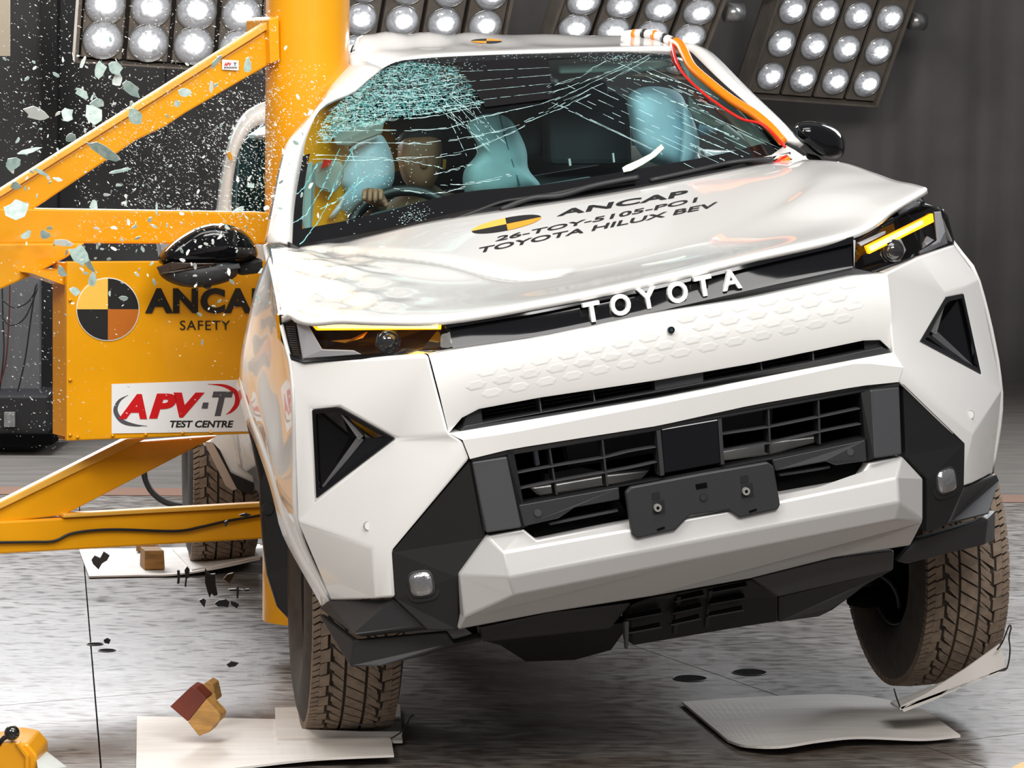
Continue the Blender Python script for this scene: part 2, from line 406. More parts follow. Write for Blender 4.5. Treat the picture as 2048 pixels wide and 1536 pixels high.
def bank(label, p00, rs, cs, a, b, Y, ncol, nrow, trunnions=()):
    # p00: bottom-left lamp pixel; rs/cs: column and row steps in pixels, a/b: their depth in the same unit
    o = W(p00[0], p00[1], Y); sc = Y/F
    ex = Vector((rs[0]*sc, a*sc, -rs[1]*sc)); ey = Vector((cs[0]*sc, b*sc, -cs[1]*sc))
    nx = ex.normalized(); ny = (ey - nx*ey.dot(nx)).normalized(); nz = nx.cross(ny)
    if nz.y > 0: nz = -nz
    root = empty('light_bank', o); tag(root, label, 'light bank', 'lamp banks hanging behind the truck')
    def P(i, j, d=0): return o + ex*i + ey*j + nz*d
    back = [P(-.56, -.62, -.02), P(ncol-.44, -.62, -.02), P(ncol-.44, nrow-.4, -.02), P(-.56, nrow-.4, -.02)]
    prism('housing', back, nz*-.12, FRAMED, root, world=True, bevel=.006)
    for i in range(ncol):
        prism('lamp_column', [P(i-.45, -.55, .012), P(i+.45, -.55, .012), P(i+.45, nrow-.42, .012), P(i-.45, nrow-.42, .012)], nz*-.03, FRAMEB, root, world=True, bevel=.004)
        for j in range(nrow):
            mm = Matrix.Identity(4)
            c = P(i, j, .02)
            for k in range(3): mm[k][0] = nx[k]; mm[k][1] = ny[k]; mm[k][2] = nz[k]; mm[k][3] = c[k]
            if mm.to_3x3().determinant() < 0:
                for k in range(3): mm[k][0] = -mm[k][0]
            for nm, me in (('lamp_lens', LM), ('lamp_rim', RM)):
                q = bpy.data.objects.new(nm, me); COL.objects.link(q); q.parent = root
                q.matrix_parent_inverse = WM[root.name].inverted(); q.matrix_basis = mm
    for e in (-.53, ncol-.47):
        prism('side_rail', [P(e-.06, -.66, .04), P(e+.02, -.66, .04), P(e+.02, nrow-.4, .04), P(e-.06, nrow-.4, .04)], nz*-.16, FRAMEB, root, world=True, bevel=.004)
    prism('bottom_rail', [P(-.6, -.70, .035), P(ncol-.4, -.70, .035), P(ncol-.4, -.64, .035), P(-.6, -.64, .035)], nz*-.15, FRAMEB, root, world=True, bevel=.004)
    for i, j in trunnions:
        c = P(i, j, -.02); tube('trunnion', [c, c + nx*(.10 if i > 1 else -.10)], .055, RIM, root, n=16, world=True)
    return root
bank('lamp bank at the far left behind the flying glass and the yellow diagonal beam', (205, 77), (88, 4.5), (8, -68), 20, -20, 14.1, 4, 3)
bank('lamp bank just right of the yellow pole, above the bent roof corner', (708, 98), (82, 3), (12, -62), 28, -28, 16.4, 4, 4)
bank('lamp bank above the roof beside the orange conduit end', (1131, 99), (77, 5), (16, -48), 24, -40, 16.6, 4, 4, ((3.75, 1.9),))
bank('lamp bank at the right over the dark curtain, fully lit with twelve lamps showing', (1539, 149), (67.5, 4), (18, -64.5), 31, -31, 18.3, 4, 4, ((3.75, 1.9), (-.75, 2.4)))

# ================================================================ YELLOW POLE RIG
RP = Vector((-.63, 9.2, 0)); RD = Vector((.857, .515, 0)); RN = Vector((.515, -.857, 0))
rig = empty('impact_pole_rig', (RP.x, RP.y, 0)); tag(rig, 'yellow steel pole rig with diagonal braces and sign box', 'crash rig')
def rp(u, v, o=0): return PLN(u, v, RP + RN*o, RN)
# pole, slightly out of plumb
pb = W(604+3, 1238, 9.2); pt = W(616, -60, 9.2); pt = pt + (pt-pb)*.25
nn = 40; v = []; f = []
ax = (pt-pb).normalized(); e1 = ax.cross(Vector((0, 1, 0))).normalized(); e2 = ax.cross(e1)
for q in (pb, pt):
    for i in range(nn): a = 2*math.pi*i/nn; v.append(q + e1*.1275*math.cos(a) + e2*.1275*math.sin(a))
f = [(i, (i+1) % nn, nn+(i+1) % nn, nn+i) for i in range(nn)] + [tuple(range(nn)), tuple(range(nn, 2*nn))]
pole = mk('pole', v, f, YEL, rig, world=True, smooth='angle')
def V3(p, z): return Vector((p.x, p.y, z))
def beam2(name, pts, lip=None, thick=.13, o=.05):
    front = [rp(u, v, o) for u, v in pts]
    b = prism(name, front, -RN*thick, YEL, rig, world=True, bevel=.006)
    if lip:
        prism('flange', [rp(u, v, o+.012) for u, v in lip], -RN*(thick*.5+.01), YELT, rig, world=True, bevel=.003)
    return b
beam2('upper_brace', [(-60, 432), (556, 46), (557, 119), (372, 226), (330, 254), (275, 280), (90, 404), (-60, 500)], [(-60, 419), (550, 34), (556, 46), (-60, 433)], thick=.05, o=.03)
beam2('upper_beam', [(-420, 410), (545, 425), (545, 489), (170, 487), (-420, 493)], None, thick=.12, o=.06)
beam2('gusset_brace', [(-420, 490), (172, 486), (136, 514), (70, 549), (-60, 606), (-420, 764)], None, thick=.12, o=.075)
beam2('lower_brace', [(-60, 1046), (10, 1012), (253, 886), (436, 872), (127, 1031), (-60, 1052)], [(-60, 1035), (253, 878), (300, 874), (-60, 1048)], thick=.05, o=.02)
beam2('lower_beam', [(-420, 1066), (127, 1036), (540, 1014), (540, 1077), (-420, 1133)], [(127, 1028), (540, 1005), (540, 1014), (127, 1036)], thick=.06, o=.03)
pA = rp(-430, 400, .07); pB = rp(-360, 400, .07)
prism('anchor_post', [V3(pA, 0), V3(pB, 0), V3(pB, 1.75), V3(pA, 1.75)], -RN*.3, YEL, rig, world=True, bevel=.006)
prism('end_plate', [rp(538, 38, .06), rp(558, 32, .06), rp(560, 120, .06), rp(541, 128, .06)], -RN*.16, YEL, rig, world=True, bevel=.004)
# sign box
OB = .19
sq = [(134, 523), (545, 521), (545, 866), (134, 882)]
panel = prism('sign_panel', [rp(u, v, OB) for u, v in sq], -RN*.02, YEL, rig, world=True, bevel=.004)
prism('box_body', [rp(u, v, OB-.022) for u, v in [(140, 528), (545, 526), (545, 862), (140, 876)]], -RN*.13, YEL, rig, world=True)
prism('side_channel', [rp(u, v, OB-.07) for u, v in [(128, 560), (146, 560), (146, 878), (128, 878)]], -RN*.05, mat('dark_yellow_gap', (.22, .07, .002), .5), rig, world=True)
prism('rear_panel', [rp(u, v, OB-.13) for u, v in [(122, 552), (545, 548), (545, 866), (122, 880)]], -RN*.015, YEL, rig, world=True, bevel=.003)
prism('top_bracket', [rp(u, v, OB-.03) for u, v in [(62, 546), (134, 540), (134, 572)]], -RN*.12, YEL, rig, world=True)
def sg(u, v, o=.0): return rp(u, v, OB+.0015+o)
# emblem: quartered disc
def emblem(cx, cy, r, fn, mats, parent, th, world=True, name='emblem_quarter', squash=1.0):
    for k in range(4):
        pts = [fn(cx, cy)] + [fn(cx+r*math.cos(a), cy-squash*r*math.sin(a)) for a in [math.pi/2*k+math.pi/2*i/10 for i in range(11)]]
        prism(name, pts, th, mats[k], parent, world=world)
ring = [sg(215.5+63*math.cos(2*math.pi*i/40), 618.5+63.5*math.sin(2*math.pi*i/40)) for i in range(40)]
prism('emblem_ring', ring, RN*.001, LABELW, rig, world=True)
emblem(215.5, 618.5, 61.5, lambda u, v: sg(u, v, .0012), [INK, DECALY, INK, DECALO2], rig, RN*.001)
def sgt(u0, v0, u1, v1, sk=0): return lambda s, t: sg(u0+(u1-u0)*s + sk*(t), v1+(v0-v1)*t, .001)
letters('sign_lettering', 'ANCAP', sgt(290, 576, 540, 627), INK, rig, depth=RN*.001, bold=.045, space=1.08, world=True)
letters('sign_lettering', 'SAFETY', sgt(360, 641, 460, 660), INK, rig, depth=RN*.001, space=1.12, world=True)
prism('white_label', [sg(u, v) for u, v in [(223, 768), (545, 757), (545, 862), (223, 867)]], RN*.001, LABELW, rig, world=True)
for body, q, m_ in (('A', (237, 788, 294, 838), INKR), ('P', (298, 787, 353, 837), INKR), ('V', (347, 785, 409, 835), INKR)):
    letters('label_lettering', body, (lambda q: lambda s, t: sg(q[0]+(q[2]-q[0])*s+ (0 if True else 0), q[3]+(q[1]-q[3])*t, .0015))(q), m_, rig, depth=RN*.001, bold=.05, shear=.25, world=True)
letters('label_lettering', 'T', sgt(424, 783, 466, 832), INKG, rig, depth=RN*.001, bold=.05, shear=.25, world=True)
prism('label_dot', [sg(u, v, .0015) for u, v in [(406, 805), (417, 805), (415, 817), (403, 817)]], RN*.001, INKG, rig, world=True)
letters('label_lettering', 'TEST CENTRE', sgt(340, 841, 467, 855), INK, rig, depth=RN*.001, bold=.03, shear=.2, world=True)
def swoosh(pts, wd, m):
    L = smooth_line([Vector((a, b, 0)) for a, b in pts], 6); n = len(L); up_ = []; dn = []
    for i, p in enumerate(L):
        t = (L[min(i+1, n-1)]-L[max(i-1, 0)]).normalized(); w_ = wd*math.sin(math.pi*min(.97, max(.03, i/(n-1))))
        up_.append(sg(p.x-t.y*w_, p.y+t.x*w_, .0014)); dn.append(sg(p.x+t.y*w_, p.y-t.x*w_, .0014))
    for i in range(n-1): pass
    v = up_+dn; f = [(i, i+1, n+i+1, n+i) for i in range(n-1)]
    mk('label_swoosh', v, f, m, rig, world=True, solid=.001)
swoosh([(256, 790), (238, 802), (231, 822), (244, 842), (268, 850), (294, 852)], 4.5, INKG)
swoosh([(416, 768), (450, 772), (472, 786), (474, 806), (464, 821), (452, 829)], 5, INKR)
# inventory sticker on the upper brace
st = [rp(u, v, .035) for u, v in [(444, 139), (477, 141), (477, 121), (444, 119)]]
prism('white_label', st, RN*.001, LABELW, rig, world=True)
stf = lambda s, t: bil([rp(u, v, .0365) for u, v in [(448, 132), (463, 132), (463, 125), (448, 125)]], s, t)
letters('label_lettering', 'APV', stf, INKR, rig, depth=RN*.0005, bold=.04, shear=.2, world=True)
letters('label_lettering', 'T', lambda s, t: bil([rp(u, v, .0365) for u, v in [(467, 132), (473, 132), (473, 125), (467, 125)]], s, t), INKG, rig, depth=RN*.0005, bold=.04, world=True)
for k in range(11):
    u = 448+k*2.4
    prism('bar_code', [rp(a, b, .0363) for a, b in [(u, 137), (u+1.4, 137), (u+1.4, 133.5), (u, 133.5)]], RN*.0005, INK, rig, world=True)
# bolts on the sign panel
for u, v in [(140, 600), (140, 760), (155, 874), (225, 871), (291, 869), (365, 866), (420, 864), (140, 870)]:
    c = sg(u, v); tube('bolt', [c, c+RN*.004], .005, YEL, rig, n=8, world=True)
# scuffs on the pole
# cable along the lower beam
cb = tube('loose_cable', smooth_line([rp(u, v, .038) for u, v in [(-20, 1085), (60, 1084), (108, 1082), (147, 1066), (223, 1059), (349, 1062), (401, 1054), (454, 1042), (520, 1031)]]), .0045, PANELB, n=6)
tag(cb, 'thin black cable lying along the lowest yellow beam', 'cable')
hs = tube('black_hose', smooth_line([W(u, v, 11.6) for u, v in [(287, 935), (291, 960), (305, 985), (330, 1004), (365, 1012), (405, 1014)]]), .012, PANELB, n=8)
tag(hs, 'thick black hose curving beside the rear wheel', 'hose')

# ================================================================ THE TRUCK (truck-local: x to its left side, y backwards, z up)
truck = empty('pickup_truck', mw=MT); tag(truck, 'white double-cab pickup truck rolled up against the yellow pole', 'truck')
def tk(name, pts, faces, m, **k): return mk(name, pts, faces, m, truck, **k)
# ---- bonnet
HR = [
 [(563,634,.44),(612,637,.34),(740,641,.22),(888,639,.15),(1080,607,.11),(1293,564,.10),(1500,516,.115),(1705,467,.16),(1790,417,.24),(1854,377,.33)],
 [(562,626,.50),(607,628,.39),(738,628,.26),(886,626,.19),(1080,597,.15),(1293,554,.14),(1500,506,.15),(1704,457,.20),(1786,408,.27),(1846,373,.36)],
 [(558,607,.64),(632,592,.60),(722,592,.50),(880,596,.40),(1060,579,.36),(1262,542,.34),(1462,494,.34),(1640,446,.38),(1742,396,.42),(1824,367,.45)],
 [(553,585,.80),(640,560,.78),(702,546,.80),(878,563,.62),(1040,557,.55),(1230,528,.51),(1420,479,.52),(1553,430,.60),(1660,378,.66),(1790,360,.58)],
 [(550,555,.95),(630,536,.95),(696,530,.93),(874,528,.78),(1040,524,.72),(1236,494,.68),(1425,449,.69),(1566,396,.78),(1652,351,.84),(1745,344,.76)],
 [(546,524,1.12),(605,508,1.14),(694,508,1.10),(868,486,1.02),(1040,470,.97),(1234,440,.95),(1415,402,.97),(1560,352,1.04),(1632,332,1.06),(1680,324,1.02)],
 [(543,500,1.30),(585,496,1.34),(698,481,1.31),(860,443,1.28),(1040,414,1.26),(1230,384,1.26),(1400,351,1.28),(1500,332,1.30),(1555,322,1.32),(1592,318,1.34)]]
hrows = [smooth_line(cq(r), 10) for r in HR]
cols = [smooth_line([hrows[i][j] for i in range(len(hrows))], 10) for j in range(len(hrows[0]))]
hgrid = [[cols[j][i] for j in range(len(cols))] for i in range(len(cols[0]))]
fold = [C(640,497,1.24), C(760,512,1.02), C(900,530,.78), C(1010,546,.60), C(1045,558,.55), C(1110,548,.53)]
ridge = [C(548,506,1.22), C(620,524,1.0), C(700,546,.80), C(640,590,.60), C(590,630,.42)]
def seg_d(p, L):
    best = 9
    for a, b in zip(L, L[1:]):
        d = (b-a).xy; t = max(0, min(1, (p-a).xy.dot(d)/d.dot(d))); best = min(best, ((p-a).xy-d*t).length)
    return best
for row in hgrid:
    for k, p in enumerate(row):
        dz = -.010*math.exp(-(seg_d(p, fold)/.028)**2) + .010*math.exp(-(seg_d(p, ridge)/.022)**2)
        m_ = max(0, min(1, (-.48-p.x)/.2)) * max(0, min(1, (p.y-.2)/.2))
        dz += m_*(.0045*math.sin(p.x*46+p.y*13) + .0035*math.sin(p.y*38-p.x*21) + .002*math.sin(p.x*90+p.y*70))
        row[k] = p + Vector((0, 0, dz))
hood = grid('bonnet', hgrid, PAINT, truck, smooth=True, solid=.014, off=-1)
hv = [p for r in hgrid for p in r]; nh = len(hgrid[0])
hfc = [(i*nh+j, i*nh+j+1, (i+1)*nh+j+1, (i+1)*nh+j) for i in range(len(hgrid)-1) for j in range(nh-1)]
HB = BVHTree.FromPolygons([tuple(p) for p in hv], hfc)
def onhood(u, v, o=.0015):
    d = (RCI @ ray(u, v)).normalized(); h = HB.ray_cast(OL, d)
    if h[0] is None: return C(u, v, .8)
    n = h[1]; n = n if n.z > 0 else -n
    return h[0] + n*o
def hoodq(bl, br, tr, tl):
    def f(s, t):
        a = (bl[0]+(br[0]-bl[0])*s, bl[1]+(br[1]-bl[1])*s); b = (tl[0]+(tr[0]-tl[0])*s, tl[1]+(tr[1]-tl[1])*s)
        return onhood(a[0]+(b[0]-a[0])*t, a[1]+(b[1]-a[1])*t)
    return f
def hood_text(body, q, bold, m=INK, space=1.0):
    o = letters('bonnet_lettering', body, hoodq(*q), m, hood, bold=bold, space=space); return o
hood_text('ANCAP', ((1113, 434), (1372, 393), (1378, 380), (1120, 421)), .03, space=1.05)
hood_text('26-TOY-5105-PO1', ((990, 484), (1392, 405), (1396, 395), (996, 473.5)), .02)
hood_text('TOYOTA HILUX BEV', ((953, 508), (1430, 415), (1436, 404), (959, 496)), .02)
def hood_emblem(cx, cy, a, b, rot, parent, fn, mats):
    for k in range(4):
        pts = [(cx, cy)] + [(cx + a*math.cos(q)*math.cos(rot) - b*math.sin(q)*math.sin(rot), cy - (a*math.cos(q)*math.sin(rot)) - b*math.sin(q)*math.cos(rot)) for q in [math.pi/2*k + math.pi/2*i/10 for i in range(11)]]
        v = [fn(u, w_) for u, w_ in pts]
        mk('emblem_quarter', v, [(0, i, i+1) for i in range(1, 11)], mats[k], parent)
hood_emblem(1013, 449, 71, 12.5, R(11.5), hood, onhood, [INK, DECALY, INK, DECALO])
# ---- bumper corner covers (facetted, one each side)
SIDE = {
 'L': dict(a=(583,718,.42), b=(720,716,.25), c=(857,708,.12), d=(898,867,.08), e=(789,877,.17), f=(679,816,.27), g=(626,820,.33), h=(634,996,.33), i=(589,780,.40), j=(597,1044,.362),
           k=(940,918,.07), l=(925,880,.07), m=(747,1094,.21), n=(785,1102,.17), o=(791,1197,.17), p=(752,1199,.21), q=(664,1203,.42), fi=(682,806,.265), gi=(612,806,.345)),
 'R': dict(a=(1906,489,.45), b=(1838,514,.25), c=(1773,546,.12), d=(1786,705,.08), e=(1841,683,.17), f=(1892,596,.27), g=(1926,588,.33), h=(1961,748,.33), i=(1957,560,.41), j=(2003,782,.385),
           k=(1797,764,.07), l=(1806,735,.07), m=(1946,868,.21), n=(1922,885,.17), o=(1920,975,.17), p=(1944,967,.21), q=(1984,947,.42), fi=(1888,582,.265), gi=(1934,572,.345))}
CB = []
for sd in 'LR':
    P_ = {k: C(*v) for k, v in SIDE[sd].items()}
    names = list(P_); idx = {k: i for i, k in enumerate(names)}
    verts = [P_[k] for k in names]
    # rim around the vent opening pushed inwards
    fc = [['a', 'b', 'fi', 'gi', 'i'], ['b', 'c', 'd', 'e', 'f', 'fi'], ['gi', 'fi', 'f', 'g'], ['i', 'gi', 'g', 'h', 'j'], ['d', 'l', 'e'], ['e', 'l', 'm', 'h'],
          ['l', 'k', 'n', 'm'], ['n', 'o', 'p', 'm'], ['m', 'p', 'q', 'j'], ['h', 'm', 'j']]
    faces = [[idx[q] for q in f] for f in fc]
    CB.append(BVHTree.FromPolygons([tuple(p) for p in verts], [tuple(q) for q in faces]))
    # return flanges going back
    def back(keys, dy, dx=0):
        ii = []
        for q in keys: verts.append(P_[q] + Vector((dx, dy, 0))); ii.append(len(verts)-1)
        for a in range(len(keys)-1): faces.append([idx[keys[a]], idx[keys[a+1]], ii[a+1], ii[a]])
    back(['a', 'b', 'c', 'd', 'l', 'k', 'n', 'o', 'p', 'q'], .06)
    back(['g', 'f', 'e', 'h', 'g'], .05)
    cover = tk('bumper_cover', verts, faces, PAINT, bevel=.012, bseg=3, smooth='angle', angle=38)
    # corner vent: glossy recessed triangle with inner blades
    q = {k: P_[k] + Vector((0, .008, 0)) for k in 'efgh'}
    cen = (q['e']*.45 + q['g']*.2 + q['h']*.2+q['f']*.15) + Vector((0, .055, 0))
    vent = tk('corner_vent', [q['g'], q['f'], q['e'], q['h'], cen], [(0, 1, 4), (1, 2, 4), (2, 3, 4), (3, 0, 4)], GLOSS)
    fr = []
    loop = [q['g'], q['f'], q['e'], q['h']]; mid = sum(loop, Vector())/4
    vi = [p.lerp(mid, .13) + Vector((0, -.004, 0)) for p in loop]
    mk('vent_frame', [p+Vector((0, -.006, 0)) for p in loop]+vi, [(i, (i+1) % 4, 4+(i+1) % 4, 4+i) for i in range(4)], GLOSS, vent, solid=.006)
    e_in = q['e'].lerp(mid, .35)+Vector((0, .012, 0))
    def blade(a, b, wd, m, nm):
        d = (b-a); n = Vector((d.z, 0, -d.x)).normalized()*wd
        prism(nm, [a-n, b-n*.25, b+n*.25, a+n], (0, .008, 0), m, vent, bevel=.001)
    base = cen.lerp(q['e'], .25) + Vector((0, -.012, 0))
    blade(base, q['f'].lerp(cen, .22)+Vector((0, -.008, 0)), .008, mat('grey_vent_blade', (.2, .2, .2), .3), 'vent_blade')
    blade(base, q['h'].lerp(cen, .18)+Vector((0, -.008, 0)), .010, mat('bright_vent_blade', (.13, .13, .14), .12, coat=1), 'vent_blade')
# parking sensors on the covers
def disc_part(name, u, v, y, r, m, th=.004, n=20, parent=None, dz=0):
    c = C(u, v, y); pts = [c + Vector((r*math.cos(2*math.pi*i/n), 0, r*math.sin(2*math.pi*i/n))) for i in range(n)]
    return prism(name, pts, (0, th, 0), m, parent or truck)
SENS = mat('sensor_edge', (.35, .34, .33), .4)
for u, v, y in ((738, 1052, .228), (1940, 830, .238)):
    h_ = CB[0 if u < 1000 else 1].ray_cast(OL, (RCI @ ray(u, v)).normalized()); y = h_[0].y if h_[0] is not None else y
    s_ = disc_part('parking_sensor', u, v, y-.001, .0125, SENS, .03); disc_part('sensor_face', u, v, y-.002, .0105, PAINT, .03, parent=s_)
# ---- grille centre panel (white)
gp_top = [(857,709,.12),(905,700,.105),(1080,675,.075),(1322,624,.06),(1500,597,.065),(1705,552,.10),(1773,546,.12)]
gp_bot = [(897,867,.10),(935,822,.095),(1080,795,.07),(1310,761,.055),(1510,726,.06),(1755,675,.09),(1786,704,.10)]
rows = [resample(cq(gp_top), 25), None, resample(cq(gp_bot), 25)]
rows[1] = [a.lerp(b, .5)+Vector((0, -.012, 0)) for a, b in zip(rows[0], rows[2])]
rows = [[p+Vector((0, .05, .0)) for p in rows[0]], rows[0], [a.lerp(b, .08)+Vector((0, -.008, 0)) for a, b in zip(rows[0], rows[2])], rows[1], [a.lerp(b, .95)+Vector((0, -.004, 0)) for a, b in zip(rows[0], rows[2])], rows[2], [p+Vector((0, .06, .004)) for p in rows[2]]]
gpan = grid('grille_panel', rows, PAINT, truck, smooth='angle', angle=45)
# embossed hexagon cells on the grille panel
def onrows(u, v):
    y = .075 if 1000 < u < 1650 else .088
    return C(u, v, y - .012)
ax_ = (1330, 690); du = Vector((54, -11.4)); dv = Vector((5, 21))
GB = BVHTree.FromPolygons([tuple(p) for r in rows for p in r], [(i*25+j, i*25+j+1, (i+1)*25+j+1, (i+1)*25+j) for i in range(6) for j in range(24)])
for r_ in range(-3, 4):
    for c_ in range(-8, 9):
        cc = Vector(ax_) + du*(c_ + (.5 if r_ % 2 else 0)) + dv*r_
        if not (940 < cc.x < 1720): continue
        tl = 660+(1330-cc.x)*.215 - 32; 
        if not (tl+18 < cc.y < tl+98): continue
        if math.hypot(cc.x-1343, cc.y-660) < 30: continue
        pts = []
        ok = True
        for sx, sy in ((-.40, 0), (-.22, -.40), (.22, -.40), (.40, 0), (.22, .40), (-.22, .40)):
            p = cc + du*sx + dv*sy; h = GB.ray_cast(OL, (RCI @ ray(p.x, p.y)).normalized())
            if h[0] is None: ok = False; break
            pts.append(h[0] + Vector((0, -.0005, 0)))
        if not ok: continue
        m_ = sum(pts, Vector())/6
        inn = [p.lerp(m_, .3)+Vector((0, -.0006, 0)) for p in pts]
        mk('hexagon_boss', pts+inn, [(i, (i+1) % 6, 6+(i+1) % 6, 6+i) for i in range(6)]+[tuple(range(6, 12))], PAINT, gpan)
cam_ = disc_part('camera_eye', 1343, 660, .040, .0085, GLOSS, .03); disc_part('camera_lens', 1343, 660, .039, .0045, mat('camera_glass', (.02, .05, .06), .05), .01, parent=cam_)
# ---- black grille bar with letters
bt = [(889,645,.16),(1080,613,.12),(1293,570,.105),(1500,522,.12),(1707,473,.16)]
bb = [(906,697,.13),(1080,672,.10),(1322,621,.085),(1500,580,.09),(1706,535,.13)]
t_ = resample(cq(bt), 21); b_ = resample(cq(bb), 21)
brow = [[p+Vector((0, .05, .006)) for p in t_], t_, [a.lerp(b, .22)+Vector((0, .0, 0)) for a, b in zip(t_, b_)], [a.lerp(b, .26)+Vector((0, .012, 0)) for a, b in zip(t_, b_)], [a.lerp(b, .86)+Vector((0, .006, 0)) for a, b in zip(t_, b_)], b_, [p+Vector((0, .05, 0)) for p in b_]]
bar = grid('grille_bar', brow, GLOSS, truck, smooth='angle', angle=25)
plate('bar_lower_trim', [(1100,668,.115),(1322,622,.10),(1500,578,.105),(1706,536,.14),(1760,548,.15),(1500,598,.105),(1322,626,.10)], .03, MGREY, truck)
BB_ = BVHTree.FromPolygons([tuple(p) for r in brow for p in r], [(i*21+j, i*21+j+1, (i+1)*21+j+1, (i+1)*21+j) for i in range(6) for j in range(20)])
# six chrome-edged letters: bottom-left, bottom-right, top-right, top-left pixels
LT = [('T', (1171, 647), (1199, 641), (1201, 601), (1168, 608)), ('O', (1222, 632), (1262, 624), (1262, 588), (1222, 596)), ('Y', (1292, 620), (1313, 616), (1315, 574), (1277, 582)),
      ('O', (1336, 607), (1376, 599), (1376, 564), (1336, 571)), ('T', (1398, 597), (1424, 592), (1424, 552), (1391, 559)), ('A', (1441, 589), (1483, 580), (1470, 541), (1447, 546))]
LT = [('T', 1185, 624, 34, 40), ('O', 1242, 610, 41, 43), ('Y', 1296, 597, 39, 42), ('O', 1356, 585, 41, 43), ('T', 1408, 572, 35, 41), ('A', 1463, 560, 40, 40)]
for ch, cx, cy, ww, hh in LT:
    def fn(s, t, cx=cx, cy=cy, ww=ww, hh=hh):
        ex = (ww*math.cos(R(11.5)), -ww*math.sin(R(11.5))); ey = (-hh*math.sin(R(9.5)), -hh*math.cos(R(9.5)))
        return C(cx+ex[0]*(s-.5)+ey[0]*(t-.5), cy+ex[1]*(s-.5)+ey[1]*(t-.5), .092)
    lo = letters('badge_letter', ch, fn, WHITEL, bar, depth=(0, .016, 0), bold=.03, bevel=.0012)
# ---- headlights
def headlight(sd):
    L = sd == 'L'
    out = [(559,631,.47),(610,637,.36),(740,641,.25),(888,642,.17),(897,652,.16),(906,697,.14),(853,706,.15),(720,716,.25),(606,724,.38),(583,717,.42),(564,680,.47)] if L else \
          [(1709,480,.17),(1802,430,.25),(1846,410,.31),(1882,417,.42),(1895,434,.45),(1908,482,.46),(1904,492,.45),(1822,517,.25),(1744,544,.16),(1716,548,.15),(1706,540,.15)]
    pts = cq(out); n = len(pts)
    mid = sum(pts, Vector())/n
    inn = [p.lerp(mid, .06)+Vector((0, .03, 0)) for p in pts]
    hl = mk('headlight', pts+inn, [(i, (i+1) % n, n+(i+1) % n, n+i) for i in range(n)], GLOSS, truck, solid=.006)
    # dark bowl behind
    deep = [p+Vector((0, .07, 0)) for p in pts]
    mk('lamp_bowl', pts+deep, [tuple(range(n, 2*n))]+[(i, (i+1) % n, n+(i+1) % n, n+i) for i in range(n)], AMBD if L else GLOSS, hl)
    # amber light guide
    if L:
        plate('amber_strip', [(617,640,.345),(884,643,.163),(882,659,.163),(634,661,.335)], .02, AMBER, hl, bevel=.001)
        plate('amber_core', [(634,648,.328),(876,649,.158),(876,657,.158),(637,657,.328)], .01, AMBERW, hl)
        wp = [(594,643,.40),(615,647,.365),(645,699,.335),(709,701,.27),(724,709,.255),(606,717,.385)]
        plate('reflector_plate', wp, .015, LPLATE, hl, bevel=.002)
        plate('amber_reflection', [(664,682,.34),(704,679,.30),(735,664,.28),(726,676,.28),(690,686,.32)], .01, mat('amber_glint', (.7, .28, .02), .25), hl)  # amber reflection inside the lamp, put in as a coloured plate
        for k in range(13): plate('side_rib', [(572+k*1.2,652+k*4.6,.452-k*.003),(590+k*.7,653+k*4.6,.418-k*.002),(591+k*.7,655+k*4.6,.418-k*.002),(573+k*1.2,654+k*4.6,.452-k*.003)], .006, MGREY, hl)
        pc, pe = (777, 684), .235
    else:
        plate('amber_strip', [(1733,493,.16),(1866,427,.345),(1868,444,.345),(1739,508,.16)], .02, AMBER, hl, bevel=.001)
        plate('amber_core', [(1740,494,.155),(1845,440,.31),(1847,448,.31),(1744,502,.155)], .01, AMBERW, hl)
        wp = [(1869,424,.37),(1882,423,.40),(1896,487,.44),(1838,512,.31),(1841,503,.31),(1874,482,.38)]
        plate('reflector_plate', wp, .015, LPLATE, hl, bevel=.002)
        plate('reflector_plate', [(1845,488,.33),(1856,473,.33),(1868,480,.35),(1845,497,.33)], .01, LPLATE, hl)
        plate('grey_wedge', [(1718,487,.155),(1772,463,.20),(1770,468,.20),(1722,492,.155)], .02, LPLATE, hl)
        pc, pe = (1786, 502), .215
    c = C(pc[0], pc[1], pe)
    v = []; f = []; nn = 20
    for k, (rr, yy) in enumerate(((.030, .0), (.027, -.006), (.022, -.003), (.018, -.009), (.010, -.013), (.0, -.014))):
        for i in range(nn): v.append(c+Vector((rr*math.cos(2*math.pi*i/nn), yy, rr*math.sin(2*math.pi*i/nn))))
    for k in range(5):
        for i in range(nn): f.append((k*nn+i, k*nn+(i+1) % nn, (k+1)*nn+(i+1) % nn, (k+1)*nn+i))
    mk('projector', v, f, mat('projector_glass', (.02, .02, .022), .05, coat=1), hl, smooth=True)
    plate('projector_bezel', [(pc[0]-26, pc[1]+8, pe+.004), (pc[0]-20, pc[1]-18, pe+.004), (pc[0]+16, pc[1]-24, pe+.004), (pc[0]+26, pc[1]-2, pe+.004), (pc[0]+14, pc[1]+20, pe+.004), (pc[0]-14, pc[1]+22, pe+.004)], .01, STEEL if not L else AMBD, hl)
    # clear outer lens
    mk('outer_lens', [p+Vector((0, -.004, 0)) for p in pts]+[mid+Vector((0, -.018, 0))], [(i, (i+1) % n, n) for i in range(n)], CLEAR, hl, smooth=True)
    return hl
headlight('L'); hlR = headlight('R')
